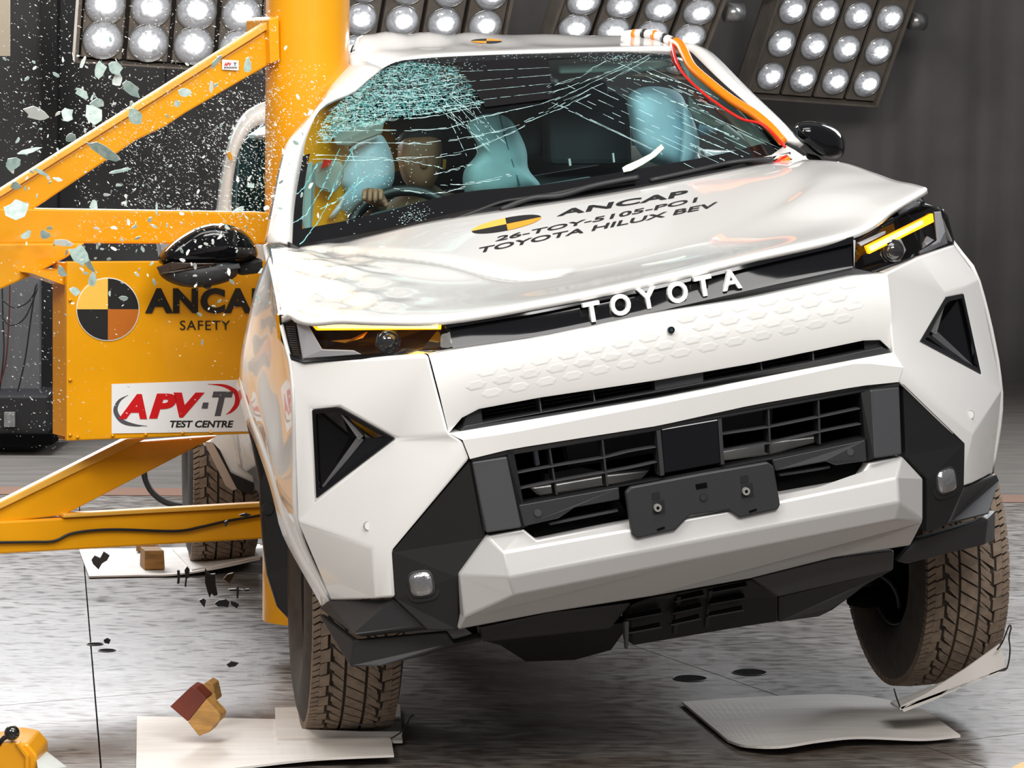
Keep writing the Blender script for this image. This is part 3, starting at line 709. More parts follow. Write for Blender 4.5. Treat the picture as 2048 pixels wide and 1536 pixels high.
# broken brackets standing out between bonnet and right headlight
plate('bracket', [(1712,470,.20),(1800,412,.27),(1846,396,.32),(1850,408,.32),(1800,430,.28),(1716,482,.2)], .05, GLOSS, truck)
for k, q in enumerate([[(1806,415,.27),(1826,400,.29),(1842,405,.30),(1838,415,.30),(1812,424,.27)], [(1795,424,.26),(1808,416,.265),(1818,420,.265),(1800,434,.26)], [(1828,398,.30),(1838,393,.31),(1848,402,.32),(1846,410,.32)], [(1852,412,.35),(1876,414,.40),(1884,422,.41),(1870,420,.39)], [(1760,448,.24),(1786,434,.25),(1790,440,.25),(1764,454,.24)]]):
    plate('broken_bracket', q, .012, CHROME if k % 2 == 0 else MGREY, truck, bevel=.002)
# ---- upper intake slot
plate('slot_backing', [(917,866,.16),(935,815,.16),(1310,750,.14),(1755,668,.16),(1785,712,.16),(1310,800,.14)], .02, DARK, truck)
slot = plate('slot_lip', [(917,865,.09),(930,852,.09),(1310,783,.055),(1600,728,.07),(1765,694,.09),(1784,705,.09),(1600,741,.075),(1310,797,.06)], .07, DGREY, truck, bevel=.002)
for q in ([(935,822,.11),(963,817,.11),(966,846,.11),(926,853,.11)], [(1309,762,.08),(1407,742,.08),(1407,765,.08),(1310,784,.08)], [(1728,681,.11),(1755,676,.11),(1767,695,.11),(1729,703,.11)]):
    plate('slot_block', q, .03, MGREY if q[0][0] == 1309 else DGREY, truck, bevel=.002)
for u0, v0, u1, v1 in ((1079, 797, 1083, 826), (1186, 778, 1190, 806), (1522, 720, 1524, 744), (1626, 700, 1627, 724)):
    plate('slot_divider', [(u0-1.3,v0,.09),(u0+1.3,v0,.09),(u1+1.3,v1,.085),(u1-1.3,v1,.085)], .05, MGREY, truck)
for k in range(4):
    s_ = k/4
    tube('slot_fin', [C(966, 823+7*k, .15), C(1310, 764+7*k, .135), C(1728, 686+5*k, .15)], .0016, MGREY, truck, n=4)
# white strip between the intake and the lower grille
stp_t = [(899,868,.085),(925,869,.08),(1310,798,.045),(1600,742,.055),(1784,706,.085),(1806,735,.08)]
stp_b = [(925,880,.07),(940,918,.07),(1022,898,.055),(1319,851,.035),(1500,811,.04),(1720,772,.055),(1797,764,.07)]
stp_t = [(898,867,.085),(1310,798,.045),(1600,742,.055),(1786,705,.085)]
stp_b = [(940,918,.07),(1022,898,.055),(1319,851,.035),(1500,811,.04),(1720,772,.055),(1797,764,.07)]
stp_m = [(925,880,.07),(1022,866,.05),(1319,808,.028),(1500,772,.033),(1720,725,.05),(1806,735,.07)]
tt, mm, bb2 = resample(cq(stp_t), 25), resample(cq(stp_m), 25), resample(cq(stp_b), 25)
grid('bumper_strip', [[p+Vector((0, .06, 0)) for p in tt], tt, mm, bb2, [p+Vector((0, .05, 0)) for p in bb2]], PAINT, truck, smooth='angle', angle=30)
# ---- black lower surround
sur = tk('grille_surround', cq([(940,919,.085),(785,1103,.19),(792,1197,.19),(857,1258,.16),(918,1258,.14),(919,1150,.12),(973,1073,.10),(945,925,.10)]), [(0, 1, 6, 7), (1, 2, 5, 6), (2, 3, 4, 5)], BLK, solid=.03, bevel=.004)
tk('grille_surround', cq([(1797,765,.085),(1922,886,.19),(1920,975,.19),(1886,1049,.17),(1846,1062,.14),(1846,958,.12),(1804,912,.10),(1799,772,.10)]), [(0, 1, 6, 7), (1, 2, 5, 6), (2, 3, 4, 5)], BLK, solid=.03, bevel=.004)
plate('grille_header', [(940,918,.075),(1022,898,.06),(1319,851,.04),(1500,811,.045),(1720,772,.06),(1797,764,.075),(1800,773,.075),(1735,783,.065),(1500,826,.05),(1319,861,.045),(1026,910,.065),(944,925,.08)], .05, DGREY, truck, bevel=.003)
for q in ([(944,924,.075),(1015,913,.06),(1044,1055,.045),(973,1066,.06)], [(1740,780,.06),(1799,773,.075),(1804,909,.06),(1748,917,.045)]):
    plate('side_pillar', q, .05, MGREY, truck, bevel=.004)
for q in ([(1015,910,.055),(1028,906,.06),(1056,1054,.07),(1044,1056,.045)], [(1722,786,.06),(1740,779,.055),(1748,917,.045),(1734,922,.06)]):
    plate('pillar_inner_edge', q, .10, BLK, truck)
# opening backing, radiator, crossmember
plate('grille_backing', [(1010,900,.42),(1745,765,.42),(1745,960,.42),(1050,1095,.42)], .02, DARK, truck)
RADM = mat('radiator_core', (.035, .038, .042), .5, bump=.6, nscale=300)
plate('radiator', [(1130,880,.30),(1310,850,.30),(1310,905,.30),(1140,935,.30)], .05, RADM, truck); plate('radiator', [(1440,826,.30),(1545,808,.30),(1545,855,.30),(1446,872,.30)], .05, RADM, truck)
plate('connector', [(1069,901,.22),(1075,899,.22),(1080,929,.22),(1073,932,.22)], .02, mat('pale_connector', (.5, .55, .65), .4), truck)
for q in ([(1062,975,.20),(1100,970,.20),(1215,950,.20),(1300,940,.2),(1285,957,.2),(1215,972,.20),(1080,992,.20)], [(1442,902,.20),(1540,884,.20),(1640,872,.20),(1630,886,.2),(1540,910,.20),(1444,922,.20)]):
    plate('crossmember', q, .05, STEEL, truck, bevel=.004)
plate('inner_duct', [(1090,948,.24),(1160,935,.24),(1200,942,.24),(1300,925,.24),(1300,940,.24),(1090,975,.24)], .03, DGREY, truck)
# slats and posts of the lower grille
def rod(name, pts, wdt, dep, m):
    mb = MB(); P3 = smooth_line(cq(pts), 5)
    v = []
    for p in P3: v += [p+Vector((0, 0, wdt)), p+Vector((0, dep, wdt)), p+Vector((0, dep, -wdt)), p+Vector((0, 0, -wdt))]
    f = [(4*i+a, 4*i+(a+1) % 4, 4*i+4+(a+1) % 4, 4*i+4+a) for i in range(len(P3)-1) for a in range(4)] + [(0, 1, 2, 3), tuple(range(len(v)-4, len(v)))]
    return mk(name, v, f, m, truck)
rod('grille_slat', [(1020,949,.07),(1110,932,.06),(1205,916,.055),(1260,903,.05),(1312,894,.05)], .0016, .03, MGREY)
rod('grille_slat', [(1028,980,.07),(1110,963,.06),(1215,944,.055),(1265,935,.05),(1314,924,.05)], .0016, .03, MGREY)
rod('grille_slat', [(1440,869,.05),(1540,854,.055),(1640,834,.06),(1720,817,.07)], .0016, .03, MGREY)
rod('grille_slat', [(1446,902,.05),(1541,886,.055),(1640,864,.06),(1722,848,.07)], .0016, .03, MGREY)
for q in ((1099, 895, 1114, 990, .065), (1205, 879, 1215, 972, .055), (1537, 815, 1541, 908, .055), (1637, 797, 1640, 888, .062)):
    plate('grille_post', [(q[0]-1.8,q[1],q[4]),(q[0]+1.8,q[1],q[4]),(q[2]+1.8,q[3],q[4]),(q[2]-1.8,q[3],q[4])], .04, DGREY, truck)
plate('radar_cover', [(1322,858,.045),(1437,838,.045),(1443,927,.04),(1327,948,.04)], .03, GLOSS, truck, bevel=.003)
for q in ([(1313,861,.04),(1321,860,.04),(1329,950,.035),(1321,952,.035)], [(1436,839,.04),(1443,837,.04),(1449,928,.035),(1442,929,.035)]):
    plate('radar_frame', q, .05, DGREY, truck)
# ledge bars with sensors
lb = plate('ledge_bar', [(1037,1010,.05),(1238,974,.035),(1240,999,.035),(1150,1015,.04),(1118,1037,.045),(1048,1053,.05)], .07, DGREY, truck, bevel=.003)
plate('ledge_bar', [(1544,919,.035),(1731,879,.05),(1734,922,.05),(1671,931,.045),(1652,923,.04),(1552,942,.035)], .07, DGREY, truck, bevel=.003)
disc_part('parking_sensor', 1076, 1026, .044, .009, MGREY, .01); disc_part('parking_sensor', 1701, 904, .044, .009, MGREY, .01)
plate('ledge_top', [(1034,1002,.10),(1238,966,.09),(1545,908,.09),(1731,868,.10),(1731,879,.05),(1544,919,.035),(1238,974,.035),(1037,1010,.05)], .004, BLK, truck)
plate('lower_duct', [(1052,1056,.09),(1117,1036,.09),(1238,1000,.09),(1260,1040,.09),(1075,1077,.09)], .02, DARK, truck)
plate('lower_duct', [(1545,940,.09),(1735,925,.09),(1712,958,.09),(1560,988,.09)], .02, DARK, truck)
rod('duct_slat', [(1100,1048,.07),(1170,1034,.065),(1236,1021,.06)], .003, .02, MGREY); rod('duct_slat', [(1560,950,.06),(1620,941,.065),(1660,934,.07)], .003, .02, MGREY)
# ---- number plate bracket
pl = plate('plate_bracket', [(1262,974,-.012),(1400,948,-.012),(1536,924,-.012),(1548,933,-.012),(1561,1010,-.012),(1556,1019,-.012),(1480,1036,-.012),(1458,1020,-.012),(1380,1031,-.012),(1352,1060,-.012),(1275,1077,-.012),(1265,1070,-.012),(1252,985,-.012)], .02, DGREY, truck, bevel=.004)
for u, v in ((1316, 1014), (1493, 981)):
    plate('screw_pocket', [(u-11,v-10,-.0135),(u+12,v-15,-.0135),(u+14,v+11,-.0135),(u-9,v+15,-.0135)], .004, BLK, pl)
    plate('screw_pocket', [(u-12,v-28,-.0135),(u+3,v-31,-.0135),(u+4,v-17,-.0135),(u-11,v-14,-.0135)], .004, BLK, pl)
    s_ = disc_part('screw', u, v+2, -.022, .0095, STEEL, .01, parent=pl); disc_part('screw_socket', u, v+2, -.0225, .004, DARK, .004, parent=pl)
plate('plate_slot', [(1391,969,-.0135),(1413,965,-.0135),(1415,975,-.0135),(1393,979,-.0135)], .004, DARK, pl); disc_part('plate_boss', 1407, 995, -.014, .010, BLK, .004, parent=pl); disc_part('plate_boss', 1407, 995, -.0145, .0075, DGREY, .004, parent=pl)
for u, v in ((1322, 1056), (1506, 1020)): plate('plate_slot', [(u-8,v+2,-.0135),(u+7,v-3,-.0135),(u+8,v+1,-.0135),(u-7,v+6,-.0135)], .004, DARK, pl)
# ---- silver skid bumper
sk = dict(A=(974,1073,.07), A2=(1047,1058,.055), U1=(1074,1080,.055), U2=(1256,1045,.04), U3=(1558,990,.04), U4=(1714,960,.055), B2=(1738,926,.055), B=(1804,913,.07),
          C1=(1005,1105,.02), C2=(1255,1060,.0), C3=(1560,1003,.0), C4=(1794,956,.02), D1=(919,1149,.09), D2=(1846,958,.09), E1=(1017,1155,.0), E2=(1400,1081,-.015), E3=(1799,1004,.0),
          F1=(1029,1190,.015), F2=(1400,1116,.0), F3=(1793,1039,.015), G1=(928,1233,.08), G2=(1846,1042,.09), H1=(917,1259,.11), H2=(1090,1226,.09), H3=(1301,1193,.08), H4=(1500,1157,.08), H5=(1667,1115,.09), H6=(1821,1091,.11))
kn = list(sk); ki = {k: i for i, k in enumerate(kn)}; sv = [C(*sk[k]) for k in kn]
sf = [['A', 'A2', 'U1', 'U2', 'C2', 'C1'], ['U2', 'U3', 'C3', 'C2'], ['U3', 'U4', 'B2', 'B', 'C4', 'C3'], ['C1', 'C2', 'C3', 'C4', 'E3', 'E2', 'E1'], ['E1', 'E2', 'F2', 'F1'], ['E2', 'E3', 'F3', 'F2'],
      ['A', 'C1', 'E1', 'D1'], ['D1', 'E1', 'F1', 'G1'], ['B', 'D2', 'C4'], ['C4', 'D2', 'G2', 'E3'], ['E3', 'G2', 'F3'], ['F1', 'F2', 'H3', 'H2', 'H1', 'G1'], ['F2', 'F3', 'G2', 'H6', 'H5', 'H4', 'H3']]
faces = [[ki[a] for a in f] for f in sf]
per = ['A', 'A2', 'U1', 'U2', 'U3', 'U4', 'B2', 'B', 'D2', 'G2', 'H6', 'H5', 'H4', 'H3', 'H2', 'H1', 'G1', 'D1', 'A']; bi = []
for k in per: sv.append(C(*sk[k])+Vector((0, .07, 0))); bi.append(len(sv)-1)
for a in range(len(per)-1): faces.append([ki[per[a]], ki[per[a+1]], bi[a+1], bi[a]])
tk('skid_bumper', sv, faces, SILVER, bevel=.005, bseg=3, smooth='angle', angle=14)
# ---- fog lamps
SB = []
for q in ([(940,919,.085),(785,1103,.19),(792,1197,.19),(857,1258,.16),(918,1258,.14),(919,1150,.12),(973,1073,.10),(945,925,.10)], [(1797,765,.085),(1922,886,.19),(1920,975,.19),(1886,1049,.17),(1846,1062,.14),(1846,958,.12),(1804,912,.10),(1799,772,.10)]):
    SB.append(BVHTree.FromPolygons([tuple(p) for p in cq(q)], [(0, 1, 6, 7), (1, 2, 5, 6), (2, 3, 4, 5)]))
FOGG = mat('fog_glass', (.42, .42, .43), .1, metal=.85, bump=1, nscale=95, coat=1)
for k_, (u, v) in enumerate(((846, 1166), (1882, 961))):
    L = u < 1000; h = SB[k_].ray_cast(OL, (RCI @ ray(u, v)).normalized()); c = h[0]; nrm = h[1] if h[1].y < 0 else -h[1]
    c = c + nrm*.016                      # proud of the solidified panel
    ex = (Vector((1, 0, 0)) - nrm*nrm.x).normalized(); ez = ex.cross(nrm); ez = ez if ez.z > 0 else -ez
    w_, h_ = (.029 if L else .033), .030
    def sup(a, s): return ex*(w_*s*math.copysign(abs(math.cos(a))**.6, math.cos(a))) + ez*(h_*s*math.copysign(abs(math.sin(a))**.6, math.sin(a)))
    bz = [c+sup(2*math.pi*i/28, 1.55) for i in range(28)]; fl_ = prism('fog_lamp', bz, -nrm*.03, BLK, truck, bevel=.004)
    prism('fog_bezel', [c+sup(2*math.pi*i/28, 1.16)+nrm*.004 for i in range(28)], -nrm*.02, DGREY, fl_, bevel=.003)
    v_ = [c+sup(2*math.pi*i/28, s)+nrm*d for s, d in ((1, .004), (.94, .009), (.6, .013), (.25, .014)) for i in range(28)]
    mk('fog_lens', v_, [(k*28+i, k*28+(i+1) % 28, (k+1)*28+(i+1) % 28, (k+1)*28+i) for k in range(3) for i in range(28)]+[tuple(range(84, 112))], FOGG, fl_, smooth=True)
# ---- lower black corners
tk('lower_trim', cq([(646,1218,.46),(664,1204,.43),(793,1199,.2),(857,1257,.17),(717,1272,.25),(664,1204,.43)]), [(0, 1, 4), (1, 2, 3, 4)], DGREY, solid=.03, bevel=.006)
tk('air_dam', cq([(643,1228,.47),(711,1279,.28),(893,1262,.2),(908,1283,.2),(960,1268,.2),(962,1278,.2),(764,1330,.26),(705,1333,.30)]), [(0, 1, 7), (1, 2, 3, 6, 7), (3, 4, 5, 6)], DGREY, solid=.02, bevel=.005)
tk('lower_trim', cq([(1920,975,.2),(1983,948,.43),(1989,963,.45),(1969,1029,.28),(1887,1050,.18)]), [(0, 1, 2, 3, 4)], DGREY, solid=.03, bevel=.006)
tk('air_dam', cq([(1831,1077,.2),(1969,1035,.28),(1983,1021,.45),(1982,1079,.45),(1963,1088,.30),(1808,1125,.22),(1791,1121,.2)]), [(0, 1, 4, 5, 6), (1, 2, 3, 4)], DGREY, solid=.02, bevel=.005)
# ---- under tray
plate('under_flap', [(960,1255,.16),(966,1285,.2),(1222,1258,.2),(1264,1205,.15),(1100,1225,.15)], .05, DGREY, truck, bevel=.006)
plate('under_flap', [(1505,1157,.15),(1556,1194,.19),(1788,1140,.2),(1790,1101,.16),(1667,1117,.15)], .05, MGREY, truck, bevel=.006)
plate('under_tray', [(960,1280,.3),(1000,1290,.4),(1052,1323,.5),(1149,1320,.5),(1222,1300,.45),(1262,1244,.3)], .3, BLK, truck)
tray = plate('vented_tray', [(1262,1210,.22),(1300,1194,.22),(1505,1158,.22),(1556,1194,.24),(1556,1243,.30),(1491,1253,.30),(1266,1291,.30)], .1, BLK, truck, bevel=.004)
for (u, v) in ((1380, 1190), (1376, 1214), (1372, 1237), (1460, 1172), (1456, 1196), (1452, 1220), (1290, 1226), (1288, 1254)):
    w_ = 30 if u < 1440 and u > 1300 else 36
    plate('tray_rib', [(u-w_,v+12,.215),(u+w_,v-1,.215),(u+w_,v+2,.215),(u-w_,v+15,.215)], .02, DGREY, tray)
    plate('tray_slot', [(u-w_+4,v+5,.217),(u+w_-4,v-8,.217),(u+w_-4,v-2,.217),(u-w_+4,v+11,.217)], .01, DARK, tray)
for u in (1355, 1418): plate('tray_rib', [(u,1190+(1380-u)*.2,.212),(u+7,1189+(1380-u)*.2,.212),(u,1262+(1380-u)*.2,.28),(u-8,1263+(1380-u)*.2,.28)], .02, DGREY, tray)
plate('under_tray', [(1556,1194,.25),(1788,1140,.25),(1735,1165,.4),(1699,1194,.45),(1667,1220,.45),(1637,1234,.45),(1558,1245,.35)], .25, BLK, truck, bevel=.006)
plate('tow_eye', [(1249,1245,.16),(1259,1243,.16),(1257,1298,.2),(1252,1299,.2)], .02, MGREY, truck, bevel=.003)
box('engine_bay', (0, .82, .82), (1.42, .72, .5), DARK, truck); box('chassis', (0, 2.6, .52), (.9, 3.6, .2), DARK, truck)

V = Vector
# ---- front wing on the struck side
ff = smooth_line(cq([(563,652,.46),(572,690,.44),(583,730,.42),(589,790,.40),(594,900,.40),(597,1044,.40),(622,1120,.41),(664,1203,.42)]), 4)
ft = smooth_line(cq([(563,652,.46),(557,602,.68),(550,562,.9),(545,532,1.12),(541,512,1.28)]), 5)
fr_ = smooth_line(cq([(541,512,1.28),(516,572,1.2),(499,640,1.1),(486,705,1.02),(482,752,.99)]), 5)
fb = smooth_line(cq([(664,1203,.42),(609,1111,.56),(582,1052,.60),(568,1011,.63),(556,965,.66),(531,890,.74),(506,825,.86),(482,752,.99)]), 4)
# boundary: "bottom"=front curve, "top"=rear curve, "left"=top edge, "right"=arch edge
wing = grid('front_wing', coons(ff, fr_, ft, fb, 24, 20), PAINT, truck, smooth=True, solid=.01, off=0)
fb2 = smooth_line(cq([(645,1212,.47),(571,1079,.64),(553,1017,.67),(540,967,.70),(513,888,.80),(493,840,.92),(474,770,1.05)]), 4)
grid('arch_flange', [resample(fb, 24), resample(fb2, 24)], PAINT, truck, smooth=True, solid=.006)
lin = plate('arch_liner', [(495,848,1.35),(506,892,1.35),(519,960,1.35),(521,1005,1.35),(526,1080,1.35),(535,1150,1.34),(555,1215,1.33),(600,1262,1.30),(660,1262,1.30),(650,1100,1.30),(620,900,1.33),(560,848,1.35)], .03, BLK, truck, bevel=.006)
for u, v in ((536, 1018), (570, 1101)): disc_part('liner_clip', u, v, 1.335, .016, DGREY, .02, parent=lin)
# wing on the far side
f2 = cq([(1884,420,.46),(1907,487,.46),(1957,560,.42),(2003,782,.42),(1984,947,.43)])
arch = [C(1984,947,.43), V((.945,.55,.60)), V((.96,.66,.76)), V((.965,.82,.86)), V((.965,1.0,.89)), V((.965,1.2,.86)), V((.96,1.36,.76)), V((.95,1.46,.58))]
top2 = [f2[0], V((.83,.7,1.235)), V((.845,1.0,1.27)), V((.86,1.44,1.29))]
rear2 = [V((.86,1.44,1.29)), V((.93,1.45,1.0)), V((.95,1.46,.58))]
grid('front_wing', coons(smooth_line(f2, 4), smooth_line(rear2, 4), smooth_line(top2, 4), smooth_line(arch, 4), 18, 22), PAINT, truck, smooth=True, solid=.01)
grid('arch_liner', [smooth_line([p+V((-.02, .02, -.0)) for p in arch], 3), smooth_line([p+V((-.35, .02, 0)) for p in arch], 3)], BLK, truck, smooth=True)
# ---- door sides
def xp(z): return -.585 + .163*z
def sidex(y, z, s):
    base = .93 - .07*max(0, (z-1.0)/.3)
    if s > 0: return base
    a = max(0, min(1, (y-1.42)/.62)); b = max(0, min(1, (3.05-y)/.85)); k = min(a, b); k = k*k*(3-2*k)
    base = min(base, .76) if y < 2.2 else base
    rearx = -base + (.25 if y > 2.2 else 0)*max(0, min(1, (y-2.2)/.8))
    return rearx*(1-k) + xp(z)*k
def doorskin(s, y0, y1, n, nm='door_panel', m=PAINT):
    rows = []
    for j in range(9):
        z = .42+.90*j/8
        rows.append([V((sidex(y0+(y1-y0)*i/n, z, s), y0+(y1-y0)*i/n, z)) for i in range(n+1)])
    return grid(nm, rows, m, truck, smooth=True, solid=.012)
for s in (1, -1):
    doorskin(s, 1.44, 2.48, 24); doorskin(s, 2.49, 3.42, 24)
    rows = [[V((sidex(3.43+i*.1, .42+.8*j/6, s) , 3.43+i*.1, .42+.8*j/6)) for i in range(3)] for j in range(7)]
    grid('bed_side', rows, PAINT, truck, smooth=True, solid=.012)
    rows = [[V((sidex(3.6, .9, s), 3.6+i*.17, .82+.42*j/3)) for i in range(10)] for j in range(4)]
    grid('bed_side', rows, PAINT, truck, smooth=True, solid=.012)
    box('sill', (s*.62, 2.4, .40), (.10, 1.9, .09), BLK, truck)
# ---- windscreen
wb = cq([(583,494,1.37),(760,464,1.33),(939,422,1.30),(1100,406,1.29),(1300,370,1.30),(1462,337,1.33),(1575,303,1.40)])
wt = cq([(643,212,1.88),(705,186,1.93),(764,139,2.02),(811,121,2.06),(910,114,2.08),(1100,107,2.1),(1240,104,2.1),(1361,108,2.08)])
wlf = cq([(583,494,1.37),(585,411,1.5),(600,324,1.68),(622,255,1.79),(643,212,1.88)])
wrt = cq([(1575,303,1.40),(1520,240,1.58),(1447,172,1.82),(1385,116,2.04),(1361,108,2.08)])
WN, WMv = 49, 33
wg = coons(smooth_line(wb, 6), smooth_line(wt, 6), smooth_line(wlf, 6), smooth_line(wrt, 6), WN, WMv)
for j in range(WMv):
    for i in range(WN):
        x, y = i/(WN-1), j/(WMv-1)
        wg[j][i] = wg[j][i] + V((0, -.03, .02))*(4*x*(1-x))*(4*y*(1-y))*.5
ws = grid('windscreen', wg, GLASSW, truck, smooth=True)
WB = BVHTree.FromPolygons([tuple(p) for r in wg for p in r], [(i*WN+j, i*WN+j+1, (i+1)*WN+j+1, (i+1)*WN+j) for i in range(WMv-1) for j in range(WN-1)])
def onglass(u, v, o=.003):
    h = WB.ray_cast(OL, (RCI @ ray(u, v)).normalized())
    if h[0] is None: return None
    n = h[1] if h[1].y < 0 else -h[1]
    return h[0] + n*o
FRIT = mat('black_glass_border', (.006, .006, .007), .12)
def band(i0, i1, j0, j1, fi=1.0): return [[wg[j][i]+V((0, -.003, .002)) for i in range(i0, i1+1)] for j in range(j0, j1+1)]
grid('glass_border', band(0, WN-1, 0, 3), FRIT, ws, smooth=True); grid('glass_border', band(0, 1, 3, 20), FRIT, ws, smooth=True)
grid('glass_border', band(8, WN-1, WMv-3, WMv-1), FRIT, ws, smooth=True); grid('glass_border', band(WN-2, WN-1, 2, WMv-3), FRIT, ws, smooth=True)
# cracks: thin raised ribbons of fractured glass
class Ribbons:
    def __init__(s): s.v = []; s.f = []
    def line(s, px, wd, o=.004, gap=0, jit=.8):
        prev = None
        L = smooth_line([V((a, b, 0)) for a, b in px], 8) if len(px) > 2 else [V((px[0][0]+(px[1][0]-px[0][0])*k/20, px[0][1]+(px[1][1]-px[0][1])*k/20, 0)) for k in range(21)]
        for p in L:
            q = onglass(p.x+random.uniform(-jit, jit), p.y+random.uniform(-jit, jit), o)
            if q is not None and prev is not None and random.random() > gap:
                d = (q-prev); 
                if d.length > 1e-5:
                    n = d.cross(V((0, -.8, .6))).normalized()*wd*random.uniform(.4, 1.3)
                    k = len(s.v); s.v += [prev-n, prev+n, q+n, q-n]; s.f.append((k, k+1, k+2, k+3))
            prev = q
    def build(s, name, m): 
        o = mk(name, s.v, s.f, m, ws, recalc=False); o['kind'] = 'stuff'; return o
rb = Ribbons(); rt_ = Ribbons()
arcs = [[(667,239),(764,242),(852,236),(963,215)], [(664,262),(764,262),(881,259),(969,236),(1100,204),(1180,170),(1297,112)], [(635,286),(764,288),(866,287),(998,265),(1100,230),(1180,190)],
        [(632,312),(793,318),(910,309),(998,277),(1060,250)], [(690,200),(764,206),(852,204),(945,190)], [(700,188),(800,194),(880,190),(930,180)], [(720,178),(800,183),(920,168)], [(740,168),(830,172),(915,158)], [(760,157),(830,162),(910,147)], [(690,215),(790,222),(880,216),(966,205)],
        [(680,228),(770,232),(860,228),(965,208)], [(1095,175),(1150,158),(1209,126),(1240,112)], [(1095,190),(1180,160),(1260,128)], [(1050,247),(1130,205),(1228,158),(1300,118)], [(625,318),(700,322),(790,322),(860,332),(885,338)], [(870,350),(920,338),(945,330)], [(884,372),(960,365),(1020,352)], [(790,380),(870,388),(930,376)]]
for a in arcs:
    for k in range(2): rb.line([(x+random.uniform(-3, 3), y+random.uniform(-1.5, 1.5)+k*1.2) for x, y in a], .0006, gap=.25, jit=1.3)
for k in range(17):       # long straight cracks running down to the right
    x0 = 1100+k*16+random.uniform(-10, 10); y0 = 122+random.uniform(0, 60)+ (0 if k > 6 else 40)
    L_ = random.uniform(180, 330); rb.line([(x0, y0), (x0+L_, y0+L_*.47)], .0007, gap=.35, jit=.4)
for x0, y0, x1, y1 in ((1253, 158, 1310, 168), (1300, 150, 1362, 168), (1352, 174, 1420, 196), (1340, 204, 1420, 228), (1380, 238, 1478, 280), (1386, 208, 1442, 222), (1390, 275, 1486, 316), (1380, 292, 1430, 314), (1438, 318, 1466, 332), (1400, 180, 1436, 200)):
    rb.line([(x0, y0), (x1, y1)], .0014, gap=.25, jit=.5)
for k in range(16):       # fine dark-to-bright cracks fanning down from the struck corner
    a = random.uniform(.6, 1.25); x0 = random.uniform(870, 960); y0 = random.uniform(190, 235); L_ = random.uniform(40, 130)
    rb.line([(x0, y0), (x0+L_*math.cos(a), y0+L_*math.sin(a))], .0006, gap=.3, jit=.4)
for pts in ([(585,448),(610,432),(640,385),(660,345),(680,300)], [(600,492),(640,440),(660,395),(690,330),(715,290)], [(588,395),(612,372),(635,330)], [(700,300),(716,350),(705,400)], [(640,420),(680,400),(740,350)]):
    rt_.line(pts, .0013, gap=.1, jit=1.5); rb.line([(a+1, b) for a, b in pts], .0007, gap=.55, jit=1.5)
def inpoly(x, y, P):
    c = False
    for i in range(len(P)):
        (x1, y1), (x2, y2) = P[i], P[i-1]
        if (y1 > y) != (y2 > y) and x < (x2-x1)*(y-y1)/(y2-y1)+x1: c = not c
    return c
dense = [(655,225),(705,188),(760,142),(815,124),(905,135),(930,160),(965,210),(880,228),(780,236),(760,250),(680,262),(650,290),(635,270)]
cnt = 0
while cnt < 3800:
    x, y = random.uniform(630, 970), random.uniform(120, 295)
    if not inpoly(x, y, dense) or random.random() > 1.25-max(0, (x-690))/300: continue
    cnt += 1; a = random.choice((random.uniform(-.15, .25), random.uniform(0, 3.1))); L_ = random.uniform(2, 10)
    (rb if random.random() < .42 else rt_).line([(x, y), (x+L_*.5*math.cos(a), y+L_*.5*math.sin(a)+.1), (x+L_*math.cos(a), y+L_*math.sin(a))][::2] if False else [(x, y), (x+L_*math.cos(a), y+L_*math.sin(a))], .0007, jit=.5) if False else None
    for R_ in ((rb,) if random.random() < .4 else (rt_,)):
        p, q = onglass(x, y, .004), onglass(x+L_*math.cos(a), y+L_*math.sin(a), .004)
        if p is None or q is None or (q-p).length < 1e-4: continue
        n = (q-p).cross(V((0, -.8, .6))).normalized()*random.uniform(.0002, .0006)
        k = len(R_.v); R_.v += [p-n, p+n, q+n, q-n]; R_.f.append((k, k+1, k+2, k+3))
for (cx, cy, sx, sy, n_) in ((830, 440, 22, 16, 150), (1240, 118, 40, 6, 140), (890, 128, 60, 8, 90), (1050, 113, 60, 5, 40), (760, 330, 60, 40, 120), (700, 420, 30, 25, 60)):
    for k in range(n_):
        x, y = random.gauss(cx, sx), random.gauss(cy, sy); p = onglass(x, y, .004); q = onglass(x+random.uniform(1, 3), y+random.uniform(-1.5, 1.5), .004)
        if p is None or q is None: continue
        n = (q-p).cross(V((0, -.8, .6))).normalized()*.0005; k_ = len(rb.v); rb.v += [p-n, p+n, q+n, q-n]; rb.f.append((k_, k_+1, k_+2, k_+3))
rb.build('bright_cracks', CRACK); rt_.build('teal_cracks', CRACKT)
# dark sensor film behind the top centre of the glass
film = [[onglass(913+(1096-913)*i/8+(57*j/6)*(1-i/8)+(9*j/6)*(i/8), (126+(216-126)*j/6)*(1-i/8)+(116+(199-116)*j/6)*(i/8), .0032) for i in range(9)] for j in range(7)]
fm = grid('sensor_film', film, mat('dark_film', (.008, .007, .008), .5, spec=.2), ws, smooth=True)
for k, (a, b) in enumerate((((922, 146), (1098, 138)), ((935, 166), (1100, 153)), ((954, 184), (1102, 170)), ((966, 202), (1104, 186)))):
    r_ = Ribbons(); r_.line([a, b], .0005, o=.005, gap=.05, jit=.3); mk('film_line', r_.v, r_.f, CRACK, ws, recalc=False)
# pale strip lying on the glass
ps = [(1244,340),(1252,335),(1275,325),(1300,312),(1322,293),(1328,301),(1310,318),(1285,334),(1262,346),(1247,349)]
pst = [onglass(u, v, .006) for u, v in ps]
prism('pale_strip', pst, (0, -.003, .002), mat('pale_green_strip', (.62, .75, .60), .6), ws)
